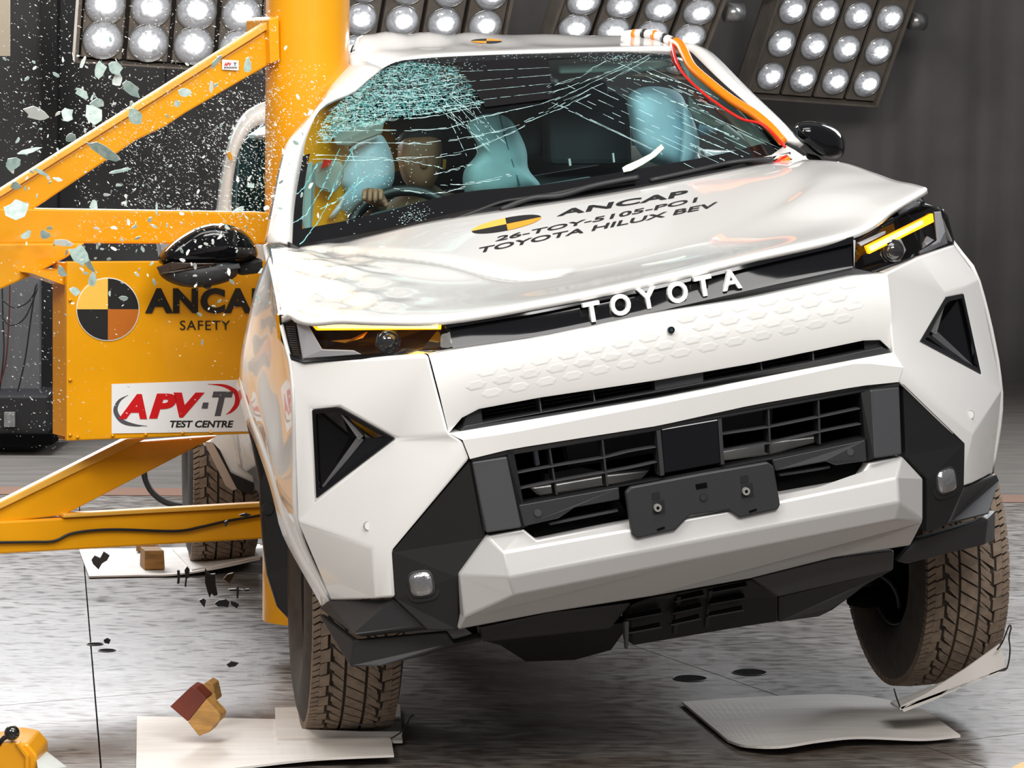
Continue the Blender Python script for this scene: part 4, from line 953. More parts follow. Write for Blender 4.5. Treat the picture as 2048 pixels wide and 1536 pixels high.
# ---- roof
r0 = [(706,184,1.95),(764,137,2.03),(830,118,2.06),(960,110,2.09),(1100,105,2.1),(1240,101,2.1),(1330,99,2.09),(1364,106,2.06)]
r1 = [(700,142,2.1),(742,104,2.12),(830,96,2.2),(960,91,2.25),(1100,89,2.25),(1240,89,2.22),(1330,93,2.18),(1374,99,2.12)]
r2 = [(706,106,2.2),(723,75,2.3),(822,70,2.45),(960,69,2.55),(1100,70,2.55),(1240,72,2.5),(1325,80,2.38),(1387,97,2.2)]
rr = [cq(r0), [p for p in cq([(a, b-8 if i > 0 else b, c+.02) for i, (a, b, c) in enumerate(r0)])], cq(r1), cq(r2)]
def rrow(y, x0, x1, z): return [V((x0+(x1-x0)*t, y, z+.10*(1-(2*t-1)**2)-.035*abs(2*t-1)**4)) for t in (0, .08, .25, .42, .58, .75, .9, 1)]
rr += [rrow(2.9, -.34, .75, 1.63), rrow(3.45, -.48, .72, 1.60)]
rg = [smooth_line(r, 8) for r in rr]; rcol = [smooth_line([rg[i][j] for i in range(len(rg))], 8) for j in range(len(rg[0]))]
roofg = [[rcol[j][i] for j in range(len(rcol))] for i in range(len(rcol[0]))]
for row in roofg:
    for k, p in enumerate(row):
        m_ = max(0, min(1, (.35-p.x)/.5))*max(0, min(1, (p.y-2.12)/.15))
        row[k] = p + V((0, 0, m_*(.006*math.sin(p.x*34+p.y*11)+.004*math.sin(p.y*27-p.x*19)) + .002*math.sin(p.x*25+p.y*9)*max(0, min(1, (p.y-2.12)/.15))))
roof = grid('roof', roofg, PAINT, truck, smooth=True, solid=.02, off=-1)
nr = len(roofg[0])
RB_ = BVHTree.FromPolygons([tuple(p) for r in roofg for p in r], [(i*nr+j, i*nr+j+1, (i+1)*nr+j+1, (i+1)*nr+j) for i in range(len(roofg)-1) for j in range(nr-1)])
def onroof(u, v, o=.002):
    h = RB_.ray_cast(OL, (RCI @ ray(u, v)).normalized())
    if h[0] is None: return C(u, v, 2.3)
    n = h[1] if h[1].z > 0 else -h[1]
    return h[0]+n*o
hood_emblem(973, 83, 31, 4.6, R(0), roof, onroof, [DECALO, INK, DECALO, INK])
plate('roof_side_flap', [(722,76,2.28),(704,92,2.3),(698,112,2.3),(704,126,2.28),(712,112,2.26)], .01, INK, roof); plate('roof_side_flap', [(722,77,2.278),(708,88,2.295),(710,98,2.29),(718,98,2.27)], .004, DECALO, roof)
# ---- pillars
def pillar(nm, outer, inner, m, th=.03):
    a = resample(smooth_line(cq(outer), 5), 26); b = resample(smooth_line(cq(inner), 5), 26)
    mid = [p.lerp(q, .5)+V((0, -.012, .008)) for p, q in zip(a, b)]
    return grid(nm, [[p+V((0, .05, 0)) for p in a], a, mid, b], m, truck, smooth=True, solid=th, off=0)
pillar('windscreen_pillar', [(538,487,1.40),(556,391,1.52),(570,324,1.65),(586,282,1.76),(646,207,1.92),(664,177,1.97),(690,146,2.05),(702,124,2.15)], [(583,494,1.365),(587,411,1.49),(602,324,1.66),(614,271,1.76),(646,214,1.86),(706,186,1.91),(735,162,1.97),(764,139,2.01)], PAINT, .012)
pillar('windscreen_pillar', [(1602,294,1.42),(1558,245,1.58),(1494,184,1.78),(1428,117,2.0),(1400,99,2.08),(1372,92,2.14)], [(1572,285,1.42),(1520,233,1.6),(1447,170,1.8),(1390,114,2.02),(1378,104,2.06),(1362,100,2.08)], PAINT, .02)
pillar('pillar_seal', [(1572,285,1.415),(1520,233,1.595),(1447,170,1.795),(1390,114,2.015),(1378,104,2.055)], [(1560,292,1.40),(1508,242,1.58),(1437,178,1.80),(1376,116,2.03),(1362,108,2.06)], BLK, .01)
# rear side frames seen beyond the pole
oc = [(438,432,3.30),(446,372,3.30),(457,312,3.30),(470,268,3.30),(490,234,3.30),(512,216,3.30),(545,203,3.30)]
ic = [(462,432,3.28),(464,372,3.28),(474,312,3.28),(488,280,3.28),(505,257,3.28),(522,249,3.28),(545,246,3.28)]
pillar('rear_pillar', oc, ic, PAINT, .012)
plate('side_glass', [(463,432,3.42),(466,372,3.42),(476,312,3.42),(505,260,3.42),(545,246,3.42),(560,300,3.42),(560,432,3.42)], .004, GLASSW, truck)
plate('marker_tag', [(453,305,3.24),(460,303,3.24),(467,318,3.24),(460,321,3.24)], .02, DECALO, truck)
plate('rear_quarter', [(405,889,3.6),(436,860,3.6),(545,850,3.6),(545,975,3.6),(505,965,3.6),(462,946,3.6),(447,928,3.6),(438,905,3.6)], .05, PAINT, truck, bevel=.01)
plate('mud_flap', [(408,884,3.55),(425,884,3.55),(474,978,3.55),(465,981,3.55),(452,972,3.55)], .01, mat('pinkish_flap', (.45, .36, .30), .5), truck)
plate('mud_flap', [(425,884,3.56),(440,900,3.56),(462,946,3.56),(510,968,3.56),(505,990,3.56),(474,978,3.56)], .01, BLK, truck)
# rear window wall, liner
plate('cab_rear_wall', [(470,470,3.45),(480,290,3.45),(560,220,3.45),(1180,160,3.45),(1350,200,3.45),(1380,430,3.45)], .03, mat('cab_back', (.012, .016, .017), .6), truck)
box('cab_floor', (.2, 2.4, .62), (1.0, 1.9, .1), DARK, truck)
# far-side window frame trim
pillar('window_trim', [(1450,250,2.05),(1480,272,1.9),(1515,300,1.7),(1545,318,1.5)], [(1438,258,2.05),(1465,286,1.9),(1500,312,1.7),(1530,326,1.5)], TRIM, .012)
# ---- cowl and wipers
cw = [(590,499,1.36),(760,469,1.32),(939,427,1.29),(1100,411,1.28),(1300,375,1.29),(1462,342,1.32),(1580,312,1.37)]
grid('cowl', [cq([(a, b-6, c-.01) for a, b, c in cw]), cq([(a, b+10, c-.03) for a, b, c in cw]), cq([(a, b+16, c-.02) for a, b, c in cw])], BLK, truck, smooth=True, solid=.01)
plate('cowl_corner', [(577,483,1.33),(582,506,1.32),(603,497,1.32)], .03, BLK, truck, bevel=.004)
def og(u, v): 
    p = onglass(u, v, .015); return p if p is not None else C(u, v, 1.27)
w1 = tube('wiper', smooth_line([og(u, v) for u, v in [(880,448),(940,428),(1000,414),(1045,406),(1110,396),(1180,381),(1225,374),(1270,367)]]), [.006]*0 or .007, BLK, truck, n=6)
tube('wiper_arm', smooth_line([og(u, v) + V((0, -.012, .004)) for u, v in [(1000,422),(1060,408),(1120,402),(1182,384),(1240,372),(1275,366)]]), .009, DGREY, truck, n=6)
tube('wiper', smooth_line([og(u, v) for u, v in [(1300,370),(1400,348),(1470,333),(1545,318)]]), .008, DGREY, truck, n=6)
# white tape and plug at the far windscreen corner
plate('tape', [(1512,318,1.36),(1545,310,1.35),(1572,290,1.38),(1590,300,1.38),(1622,322,1.36),(1596,325,1.34),(1572,312,1.34),(1540,322,1.33)], .012, TAPE, truck, bevel=.003)
plate('tape', [(1560,284,1.40),(1600,296,1.40),(1616,310,1.40),(1600,314,1.38),(1570,300,1.39)], .012, BLK, truck, bevel=.003)
# ---- door mirrors
def mirror(outl, y, lower, ind, stalk, nm):
    mr = pillow('door_mirror', outl, [(.55, y-.085), (.82, y-.07), (.96, y-.035), (1, y), (.97, y+.05)], GLOSS, truck, sub=2)
    if lower: pillow('mirror_skirt', lower, [(.6, y-.088), (.9, y-.075), (1.0, y-.03), (.97, y+.045)], DGREY, mr, sub=1)
    if ind: plate('mirror_indicator', ind, .02, mat('smoked_indicator', (.035, .018, .011), .15, coat=1), mr, bevel=.003)
    if stalk: plate('mirror_stalk', stalk, .06, BLK, mr, bevel=.01)
    return mr
mL = mirror([(522,525),(516,494),(497,466),(470,450),(435,444),(400,450),(365,468),(335,490),(314,512),(312,534),(380,532),(450,530)], 1.66,
       [(312,528),(370,528),(440,524),(478,520),(482,545),(468,560),(440,570),(400,577),(360,575),(330,562),(313,548)],
       [(313,535,1.57),(345,524,1.565),(400,526,1.565),(436,526,1.57),(420,533,1.57),(350,546,1.57),(320,548,1.572)], [(470,527,1.64),(526,516,1.6),(526,546,1.6),(478,552,1.64)], 'L')
plate('mirror_panel', [(400,540,1.575),(478,527,1.575),(481,536,1.575),(400,548,1.578)], .01, MGREY, mL)
disc_part('mirror_camera', 415, 570, 1.60, .012, BLK, .03, parent=mL)
mR = mirror([(1586,265),(1590,247),(1606,241),(1640,243),(1668,254),(1690,270),(1692,296),(1688,312),(1672,322),(1648,318),(1620,302),(1598,284)], 1.62, None, None, [(1590,300,1.6),(1640,312,1.6),(1650,326,1.6),(1600,318,1.55)], 'R')
# ---- seats, dash, wheel
def seat(x, nm='seat'):
    s = box('seat', (x, 2.55, .95), (.50, .14, .75), SEAT, truck, rot=Matrix.Rotation(R(-14), 3, 'X'), bevel=.05, bseg=3)
    box('headrest', (x, 2.66, 1.47), (.28, .11, .2), SEAT, s, bevel=.04, bseg=3)
    box('seat_cushion', (x, 2.28, .72), (.5, .5, .16), SEAT, s, bevel=.05, bseg=3)
seat(.42); seat(-.12)
plate('seat_back', [(1100,330,2.45),(1098,215,2.5),(1110,196,2.52),(1230,180,2.52),(1262,200,2.5),(1268,330,2.45)], .12, SEAT, truck, bevel=.02)
plate('headrest', [(1135,205,2.42),(1140,168,2.42),(1215,158,2.42),(1222,195,2.42)], .1, SEAT, truck, bevel=.02)
plate('buckle', [(1137,318,2.2),(1141,317,2.2),(1143,331,2.2),(1139,332,2.2)], .01, TAPE, truck); plate('buckle', [(1225,307,2.2),(1228,306,2.2),(1230,324,2.2),(1227,325,2.2)], .01, TAPE, truck)
dash = [[p+V((0, .01, -.03)) for p in cq([(625,480,1.42),(800,455,1.40),(939,428,1.37),(1100,410,1.36),(1300,376,1.37),(1470,342,1.4)])],
        cq([(690,448,1.62),(800,432,1.6),(939,410,1.58),(1100,395,1.56),(1300,360,1.56),(1470,325,1.6)]), cq([(700,440,1.85),(800,430,1.85),(939,408,1.85),(1100,390,1.85),(1300,350,1.85),(1455,320,1.85)]),
        [p+V((0, .03, -.3)) for p in cq([(700,440,1.85),(800,430,1.85),(939,408,1.85),(1100,390,1.85),(1300,350,1.85),(1455,320,1.85)])]]
grid('dashboard', [smooth_line(r, 4) for r in dash], DASH, truck, smooth=True, solid=.01)
plate('instrument_hood', [(735,445,1.62),(760,428,1.62),(845,410,1.62),(880,415,1.62),(885,430,1.6)], .12, mat('dash_teal', (.05, .075, .08), .6), truck, bevel=.01)
scr = plate('centre_screen', [(963,420,1.55),(965,394,1.55),(972,389,1.55),(1180,353,1.55),(1186,358,1.55),(1187,378,1.55)], .02, mat('screen_back', (.07, .10, .10), .5), truck, bevel=.004)
# steering wheel
cS = C(812, 499, 1.78); e1 = V((1, -.12, .06)).normalized(); e2 = V((.0, .38, .92)).normalized()
ring_ = [cS + e1*(.185*math.cos(2*math.pi*i/48)) + e2*(.185*math.sin(2*math.pi*i/48)) for i in range(49)]
sw = tube('steering_wheel', ring_, .0165, mat('black_leather', (.012, .013, .014), .4), truck, n=10)
tube('steering_spoke', [cS - e1*.18, cS, cS + e1*.18], .02, DASH, sw, n=8)
# ---- airbags
ab = pillow('centre_airbag', [(958,222),(1014,226),(1030,246),(1050,282),(1058,310),(1055,338),(1072,356),(1092,378),(1060,395),(1000,415),(940,412),(926,388),(921,355),(930,330),(950,316),(958,290),(940,268),(925,250)], [(.45, 2.02), (.82, 2.05), (1.0, 2.16), (.95, 2.30), (.6, 2.38)], BAGT, truck, sub=2)
tube('airbag_seam', smooth_line(cq([(998,226,2.04),(1004,250,2.035),(1014,290,2.03),(1026,330,2.03),(1040,372,2.03)])), .0025, mat('seam_thread', (.05, .14, .15), .8), ab, n=5)
pillow('curtain_airbag', [(690,300),(720,280),(745,268),(765,262),(775,278),(790,310),(794,345),(788,378),(760,398),(720,415),(690,440),(668,438),(655,436),(662,410),(690,392),(676,380),(662,370),(668,340)], [(.5, 2.02), (.86, 2.05), (1.0, 2.14), (.9, 2.24)], BAGB, truck, sub=2)
pillow('curtain_airbag', [(652,442),(660,428),(682,400),(688,386),(694,392),(686,418),(668,440)], [(.6, 1.96), (1.0, 1.99), (.8, 2.03)], mat('white_airbag_tail', (.78, .80, .84), .8), truck, sub=1)
pillow('curtain_airbag', [(1244,178),(1300,166),(1340,172),(1368,185),(1375,215),(1388,240),(1396,275),(1395,310),(1385,340),(1370,352),(1352,346),(1330,335),(1300,330),(1276,310),(1262,280),(1254,230)], [(.5, 2.12), (.86, 2.15), (1.0, 2.25), (.9, 2.36)], BAGB, truck, sub=2)
pillow('curtain_airbag', [(1362,205),(1378,215),(1388,240),(1402,276),(1398,310),(1388,332),(1374,350),(1356,350),(1360,320),(1358,280),(1364,250)], [(.55, 2.03), (.95, 2.06), (1.0, 2.12), (.8, 2.18)], BAGB, truck, sub=2)
pillow('curtain_airbag', [(1392,235),(1430,246),(1466,246),(1440,262),(1410,272),(1394,275)], [(.6, 2.1), (1, 2.13), (.8, 2.2)], BAGB, truck, sub=1)
# trim pieces hanging inside
plate('grab_handle', [(628,330,1.95),(640,322,1.95),(684,322,1.93),(690,340,1.93),(684,370,1.93),(668,388,1.93),(640,380,1.95),(630,372,1.95)], .03, TRIM, truck, bevel=.01)
plate('pillar_trim', [(604,345,1.72),(626,320,1.76),(632,360,1.76),(624,478,1.5),(612,468,1.5),(604,440,1.55)], .03, TRIM, truck, bevel=.008)
plate('sun_visor', [(662,248,1.98),(770,240,2.02),(765,268,2.02),(700,292,1.98),(672,290,1.96)], .02, TRIM, truck, bevel=.006)
plate('sun_visor', [(1120,132,2.12),(1340,118,2.12),(1352,132,2.12),(1300,142,2.12),(1120,148,2.12)], .03, TRIM, truck, bevel=.006)
plate('pillar_trim', [(1355,118,2.05),(1378,125,2.03),(1450,190,1.85),(1545,282,1.5),(1540,292,1.5),(1510,300,1.55),(1450,225,1.8),(1380,165,2.0)], .03, TRIM, truck, bevel=.008)
plate('pillar_trim', [(1378,190,2.08),(1395,210,2.06),(1440,240,2.02),(1458,250,2.0),(1430,256,2.02),(1400,248,2.05),(1382,225,2.07)], .02, TRIM, truck, bevel=.008)
plate('red_tag', [(644,332,1.92),(648,318,1.92),(664,320,1.92),(660,330,1.92),(642,338,1.92)], .005, RED, truck)
plate('red_tag', [(1400,196,1.95),(1424,200,1.95),(1420,206,1.95),(1402,204,1.95)], .005, RED, truck)
# ---- wheels
def wheel(cw_, yaw, camber, nm='wheel'):
    Mw = Matrix.Translation(V(cw_)) @ Matrix.Rotation(yaw, 4, 'Z') @ Matrix.Rotation(camber, 4, 'Y')
    ML = MT.inverted() @ Mw
    prof = [(-.095, .212), (-.112, .222), (-.130, .262), (-.134, .300), (-.128, .335), (-.119, .357), (-.110, .370), (-.08, .3765), (0, .378), (.08, .3765), (.110, .370), (.119, .357), (.128, .335), (.134, .300), (.130, .262), (.112, .222), (.095, .212)]
    n = 72; v = []; f = []
    for x, r in prof:
        for i in range(n): a = 2*math.pi*i/n; v.append((x, r*math.cos(a), r*math.sin(a)))
    for k in range(len(prof)-1):
        for i in range(n): f.append((k*n+i, k*n+(i+1) % n, (k+1)*n+(i+1) % n, (k+1)*n+i))
    w_ = mk('wheel', v, f, RUB, truck, smooth=True); w_.matrix_local = ML
    mb = MB()
    def block(x0, x1, a0, a1, s0, s1, r0=.374, r1=.3865):
        # a slanted block on the tread: x range, angle range, slant (angle shift) at each end
        def rad(x, r): return r - max(0, abs(x)-.07)*.11
        vv = []
        for r in (r0, r1):
            for x, a in ((x0, a0+s0), (x1, a0+s1), (x1, a1+s1), (x0, a1+s0)): vv.append(V((x, rad(x, r)*math.cos(a), rad(x, r)*math.sin(a))))
        mb.add((vv, [(4, 5, 6, 7), (0, 1, 5, 4), (1, 2, 6, 5), (2, 3, 7, 6), (3, 0, 4, 7)]))
    NP = 62; da = 2*math.pi/NP
    for i in range(NP):
        a = i*da
        for s in (-1, 1):
            x0, x1 = (s*.117, s*.0735)
            zz = .004 if i % 2 else -.004
            block(x0, s*.096, a+.07*da, a+.44*da, 0, .03*s, .366, .3865); block(x0, s*.096, a+.54*da, a+.91*da, 0, .03*s, .366, .3865)
            block(s*.0955, x1-zz, a+.04*da, a+.93*da, .02*s, .04*s)
            block(s*.066-zz, s*.032, a+.05*da, a+.62*da, .05*s, -.02*s); block(s*.058, s*.032, a+.66*da, a+.95*da, .05*s, -.02*s)
        block(-.024, .024, a+.04*da, a+.90*da, -.035, .045)
    td = mb.build('tread', RUBT, w_); td['kind'] = 'stuff'
    # steel rim, both faces
    v = []; f = []; m_ = 36
    rp_ = [(-.10, .214), (-.085, .205), (-.06, .185), (.03, .175), (.06, .15), (.055, .07), (.075, .06), (.075, .0)]
    for x, r in rp_:
        for i in range(m_): q = 2*math.pi*i/m_; v.append((x, r*math.cos(q), r*math.sin(q)))
    for k in range(len(rp_)-1):
        for i in range(m_): f.append((k*m_+i, k*m_+(i+1) % m_, (k+1)*m_+(i+1) % m_, (k+1)*m_+i))
    rm = mk('rim', v, f, mat('dark_alloy', (.035, .035, .036), .35, metal=.7), w_, smooth=True, solid=.006)
    hubv, hubf = tube_data([V((-.06, 0, 0)), V((.09, 0, 0))], .075, 20); mk('hub', hubv, hubf, DARK, w_)
    for k in range(6):
        q = 2*math.pi*k/6; mk('wheel_spoke', *prism_data([V((.055, math.cos(q+d)*r_, math.sin(q+d)*r_)) for d, r_ in ((-.28, .06), (-.13, .185), (.13, .185), (.28, .06))], V((.02, 0, 0))), MGREY, w_)
    return w_
YW = .148
wheel((-.452, 8.085, .396), YW, 0.0); wheel((1.165, 8.43, .468), YW+.06, R(-3)); wheel((-1.085, 11.12, .396), YW, 0)
wheel((.45, 11.45, .52), YAW, R(-8))
# suspension arm visible inside the lifted wheel
tube('suspension_arm', smooth_line([C(1700,1190,.95), C(1740,1195,.95), C(1790,1180,.98), C(1830,1170,1.0)]), .03, DARK, truck)
tube('brake_hose', smooth_line(cq([(1760,1150,.9),(1780,1165,.9),(1795,1190,.9),(1800,1215,.92)])), .007, DGREY, truck)

# ================================================================ THINGS ON AND AROUND THE TRUCK
def LW(p): return MT @ p
# orange corrugated conduit taped along the far pillar
cp = smooth_line([C(*q) for q in [(1352,84,2.10),(1362,92,2.03),(1370,108,1.96),(1384,134,1.88),(1415,162,1.78),(1462,199,1.66),(1510,229,1.52),(1545,259,1.40),(1566,284,1.34)]], 16)
cp = resample([LW(p) for p in cp], 150)
co = tube('corrugated_conduit', cp, [.0132 + .0018*math.cos(i*math.pi) for i in range(150)], ORG, n=14); tag(co, 'orange corrugated conduit taped down the far windscreen pillar', 'conduit')
pg = plate('conduit_plug', [(1553,322,1.33),(1562,312,1.33),(1578,312,1.33),(1582,322,1.33),(1570,327,1.32)], .03, ORG); pg.matrix_world = MT; tag(pg, 'short orange conduit end under the white tape by the bonnet corner', 'conduit')
rc = smooth_line([C(*q) for q in [(1345,90,2.08),(1351,117,1.96),(1367,148,1.87),(1399,180,1.77),(1431,205,1.67),(1481,237,1.53),(1520,247,1.44),(1545,266,1.36),(1570,294,1.30)]], 8)
t = tube('red_cable', [LW(p) for p in rc], .0045, RED, n=8); tag(t, 'thin red cable running beside the orange conduit across the glass', 'cable')
t = tube('red_cable', [LW(p) for p in smooth_line([C(*q) for q in [(1343,88,2.13),(1346,120,2.03),(1358,140,1.96)]], 6)], .0035, RED, n=8); tag(t, 'short red cable loop at the top corner of the windscreen', 'cable')
t = tube('red_cable', [LW(p) for p in [C(1545,328,1.30), C(1562,318,1.30), C(1574,311,1.31)]], .004, RED, n=6); tag(t, 'short red cable stub beside the white tape', 'cable')
# taped cable bundle on the roof edge
bp_ = smooth_line([C(*q) for q in [(1245,72,2.42),(1280,68,2.38),(1315,72,2.30),(1345,84,2.2),(1352,92,2.14)]], 5)
bun = empty('cable_bundle', LW(bp_[0])); tag(bun, 'white taped cable bundle with orange checks on the roof edge', 'cable bundle')
tube('wrap', [LW(p) for p in bp_], .016, TAPE, bun, n=10, world=True)
for k, i in enumerate((3, 6, 9, 12, 15)):
    if i+2 < len(bp_): tube('check_band', [LW(bp_[i]), LW(bp_[i+1])], .0168, ORG if k % 2 == 0 else INK, bun, n=10, world=True)
tube('black_collar', [LW(C(1349,84,2.15)), LW(C(1356,92,2.1))], .0175, PANELB, bun, n=10, world=True)
# crash-test dummy at the wheel
dm = empty('crash_test_dummy', LW(V((-.12, 2.3, .75)))); tag(dm, 'tan crash-test dummy slumped behind the steering wheel', 'dummy')
def skinned(name, chain, m, parent, world=True, sub=2):
    me = bpy.data.meshes.new(name); vs = [p for p, r in chain[0]]; ed = chain[1]
    me.from_pydata([tuple(p) for p in vs], ed, []); me.update()
    o = bpy.data.objects.new(name, me); COL.objects.link(o); me.materials.append(m)
    o.parent = parent; o.matrix_parent_inverse = WM[parent.name].inverted()
    md = o.modifiers.new('skin', 'SKIN'); md.use_smooth_shade = True
    for i, (p, r) in enumerate(chain[0]): me.skin_vertices[0].data[i].radius = (r, r)
    me.skin_vertices[0].data[0].use_root = True
    sb = o.modifiers.new('sub', 'SUBSURF'); sb.levels = sub; sb.render_levels = sub
    return o
J = lambda u, v, y: LW(C(u, v, y))
body = [(LW(V((-.10, 2.42, .78))), .15), (LW(V((-.10, 2.45, 1.02))), .15), (LW(V((-.09, 2.46, 1.22))), .14), (J(842, 392, 2.44), .07), (J(842, 370, 2.42), .06),
        (LW(V((-.27, 2.44, 1.22))), .07), (J(745, 425, 2.1), .05), (J(748, 408, 1.9), .035), (J(747, 399, 1.84), .03), (LW(V((.08, 2.44, 1.22))), .07), (J(945, 425, 2.1), .05), (J(948, 415, 1.9), .035), (J(946, 409, 1.86), .03)]
skinned('body', (body, [(0, 1), (1, 2), (2, 3), (3, 4), (2, 5), (5, 6), (6, 7), (7, 8), (2, 9), (9, 10), (10, 11), (11, 12)]), mat('dark_dummy_suit', (.25, .17, .10), .7), dm)
head = pillow('head', [(798,272),(815,266),(845,263),(870,264),(884,272),(886,300),(884,330),(876,358),(862,380),(845,388),(825,384),(806,366),(796,336),(793,300)], [(.45, 2.26), (.78, 2.27), (.95, 2.31), (1.0, 2.38), (.92, 2.46), (.6, 2.51)], SKIN, sub=2)
head.parent = dm; head.matrix_parent_inverse = WM[dm.name].inverted(); head.matrix_basis = MT
def dchild(o, par=None): o.parent = par or dm; o.matrix_parent_inverse = WM[dm.name].inverted() if par is None else Matrix.Identity(4); o.matrix_basis = MT if par is None else Matrix.Identity(4); return o
dchild(pillow('nose', [(842,310),(850,308),(856,322),(858,336),(850,342),(840,338),(838,328)], [(.4, 2.245), (.8, 2.25), (1, 2.27), (1, 2.30)], SKIN, sub=1))
dchild(plate('head_marker', [(886,318,2.36),(893,319,2.36),(891,338,2.36),(885,340,2.36)], .01, DECALO))
dchild(pillow('hair_cap', [(792,292),(796,268),(815,258),(845,255),(872,257),(888,268),(888,282),(860,280),(830,284),(806,292)], [(.7, 2.28), (1.0, 2.32), (1.02, 2.40), (.8, 2.5)], mat('dark_cap', (.02, .015, .015), .7), sub=1))
for side, (hu, hv, hy) in enumerate(((747, 398, 1.80), (948, 408, 1.80))):
    pal = J(hu, hv, hy); hp = [(pal+V((0, .03, -.01)), .03), (pal+V((0, 0, .005)), .032)]; he = [(0, 1)]
    for k in range(4):
        b_ = pal + V((-.024+.016*k, -.02, .012)); i0 = len(hp)
        hp += [(b_+V((0, -.012, .012)), .009), (b_+V((0, -.034, .008)), .0085), (b_+V((0, -.04, -.016 - .004*(k in (1, 2)))), .008)]; he += [(1, i0), (i0, i0+1), (i0+1, i0+2)]
    sg_ = 1 if side == 0 else -1
    i0 = len(hp); hp += [(pal+V((.034*sg_, -.005, -.01)), .010), (pal+V((.04*sg_, -.03, -.02)), .0085)]; he += [(1, i0), (i0, i0+1)]
    skinned('hand', (hp, he), SKIN, dm, sub=1)
# ================================================================ BOARDS ON THE FLOOR
def board(label, top, th, lift=None, sub=None, m=SHEET, group='white boards under the wheels'):
    # top: (u,v,z) corners of the upper face, thickness th
    pts = [G(u, v, z) for u, v, z in top]
    o = prism('white_board', pts, (0, 0, -th), m, bevel=.0015); tag(o, label, 'board', group); return o
def strip_board(name, label, back, front, th, m=SHEET):
    a = smooth_line([G(*p) for p in back], 6); b = smooth_line([G(*p) for p in front], 6); n = max(len(a), len(b)); a = resample(a, n); b = resample(b, n)
    rows = [a, [p.lerp(q, .5) for p, q in zip(a, b)], b]
    v = [p for r in rows for p in r]; k = len(v); v += [p-V((0, 0, th)) for p in v]
    f = [(i*n+j, i*n+j+1, (i+1)*n+j+1, (i+1)*n+j) for i in range(2) for j in range(n-1)]
    f += [tuple(q+k for q in reversed(t_)) for t_ in f]
    per = list(range(n)) + [n+n-1, 2*n+n-1] + list(range(3*n-2, 2*n-1, -1)) + [n]
    f += [(per[i], per[(i+1) % len(per)], per[(i+1) % len(per)]+k, per[i]+k) for i in range(len(per))]
    o = mk(name, v, f, m); tag(o, label, 'board', 'white boards under the wheels'); return o
strip_board('white_board', 'large white board under the flying red wooden block', [(274,1432,.006),(450,1436,.006),(640,1440,.006),(776,1444,.008)], [(272,1556,.012),(430,1540,.012),(600,1520,.02),(690,1514,.028),(788,1510,.03)], .006)
b2_ = empty('white_board', G(680, 1440, .02)); tag(b2_, 'white board with upturned lip beneath the near front tyre', 'board', 'white boards under the wheels')
mk('sheet', *prism_data([G(u, v, .014) for u, v in [(550,1415),(800,1408),(805,1482),(552,1487)]], V((0, 0, -.006))), SHEET, b2_, world=True)
lipT = [G(552,1464,.014)+V((0, 0, .0)), G(680,1465,.014), G(806,1466,.014)]
mk('lip', *prism_data([W(552,1457,7.93), W(640,1460,7.93), W(720,1463,7.93), W(805,1463,7.94), W(802,1482,7.94), W(720,1485,7.93), W(640,1488,7.93), W(553,1489,7.93)], V((0, .008, 0))), SHEET, b2_, world=True)
strip_board('white_board', 'white board with wavy front edge lying right of the truck shadow', [(1364,1403,.012),(1520,1393,.008),(1700,1389,.008),(1840,1412,.01)], [(1456,1480,.012),(1490,1490,.02),(1560,1492,.03),(1640,1480,.035),(1720,1473,.03),(1845,1477,.02),(1921,1470,.022)], .007)
b4 = empty('white_board', W(1900, 1370, 8.1)); tag(b4, 'tilted white board hanging under the lifted far front tyre', 'board', 'white boards under the wheels')
fq = [W(1800,1413,8.0), W(1850,1388,8.0), W(1930,1338,8.0), W(2000,1288,8.0), W(2015,1336,8.0), W(1940,1366,8.0), W(1868,1400,8.0), W(1808,1424,8.0)]
mk('lip', *prism_data(fq, V((0, .01, 0))), SHEET, b4, world=True)
mk('sheet', *prism_data([W(1800,1415,8.0), W(2012,1335,8.0), W(2012,1335,8.0)+V((-.01, .12, -.005)), W(1800,1415,8.0)+V((-.01, .12, -.008))], V((0, 0, -.007))), SHEET, b4, world=True)
strip_board('white_board', 'white board on the floor beside the rear wheel behind the lower beam', [(158,1098,.008),(300,1096,.008),(420,1092,.008),(520,1088,.01)], [(178,1152,.01),(270,1150,.01),(350,1148,.012),(440,1134,.03),(520,1116,.05)], .006)
strip_board('white_board', 'narrow white board directly under the rear tyre', [(345,1097,.016),(430,1094,.016),(530,1090,.016)], [(384,1139,.022),(440,1128,.035),(530,1110,.06)], .006)
# ================================================================ LOOSE PIECES
def block6(name, front, dep, m, label, cat='wood block', group=None, bev=.003, m2=None):
    o = mk(name, *prism_data(front, V(dep)), m, bevel=bev); tag(o, label, cat, group); return o
wb_ = empty('wood_block', W(390, 1475, 7.85)); tag(wb_, 'flying wooden block half painted dark red above the large board', 'wood block', 'loose wood blocks')
Yb = 7.85
mk('red_half', *prism_data([W(340,1413,Yb), W(382,1373,Yb), W(392,1377,Yb), W(412,1396,Yb+.0), W(412,1398,Yb), W(375,1443,Yb)], V((.012, .05, .004))), WOODR, wb_, world=True, bevel=.003)
mk('bare_half', *prism_data([W(375,1444,Yb), W(412,1398,Yb), W(441,1431,Yb), W(438,1444,Yb), W(428,1452,Yb), W(420,1464,Yb), W(408,1468,Yb), W(398,1473,Yb)], V((.012, .05, .004))), WOOD, wb_, world=True, bevel=.003)
block6('wood_block', [W(u, v, 8.02) for u, v in [(388,1381),(415,1362),(426,1369),(433,1401),(419,1409),(402,1397)]], (.01, .06, 0), WOOD, 'smaller splintered bare wood piece behind the red painted block', group='loose wood blocks')
bk = [G(u, v, .0) for u, v in [(291,1140),(330,1139),(329,1126),(291,1127)]]
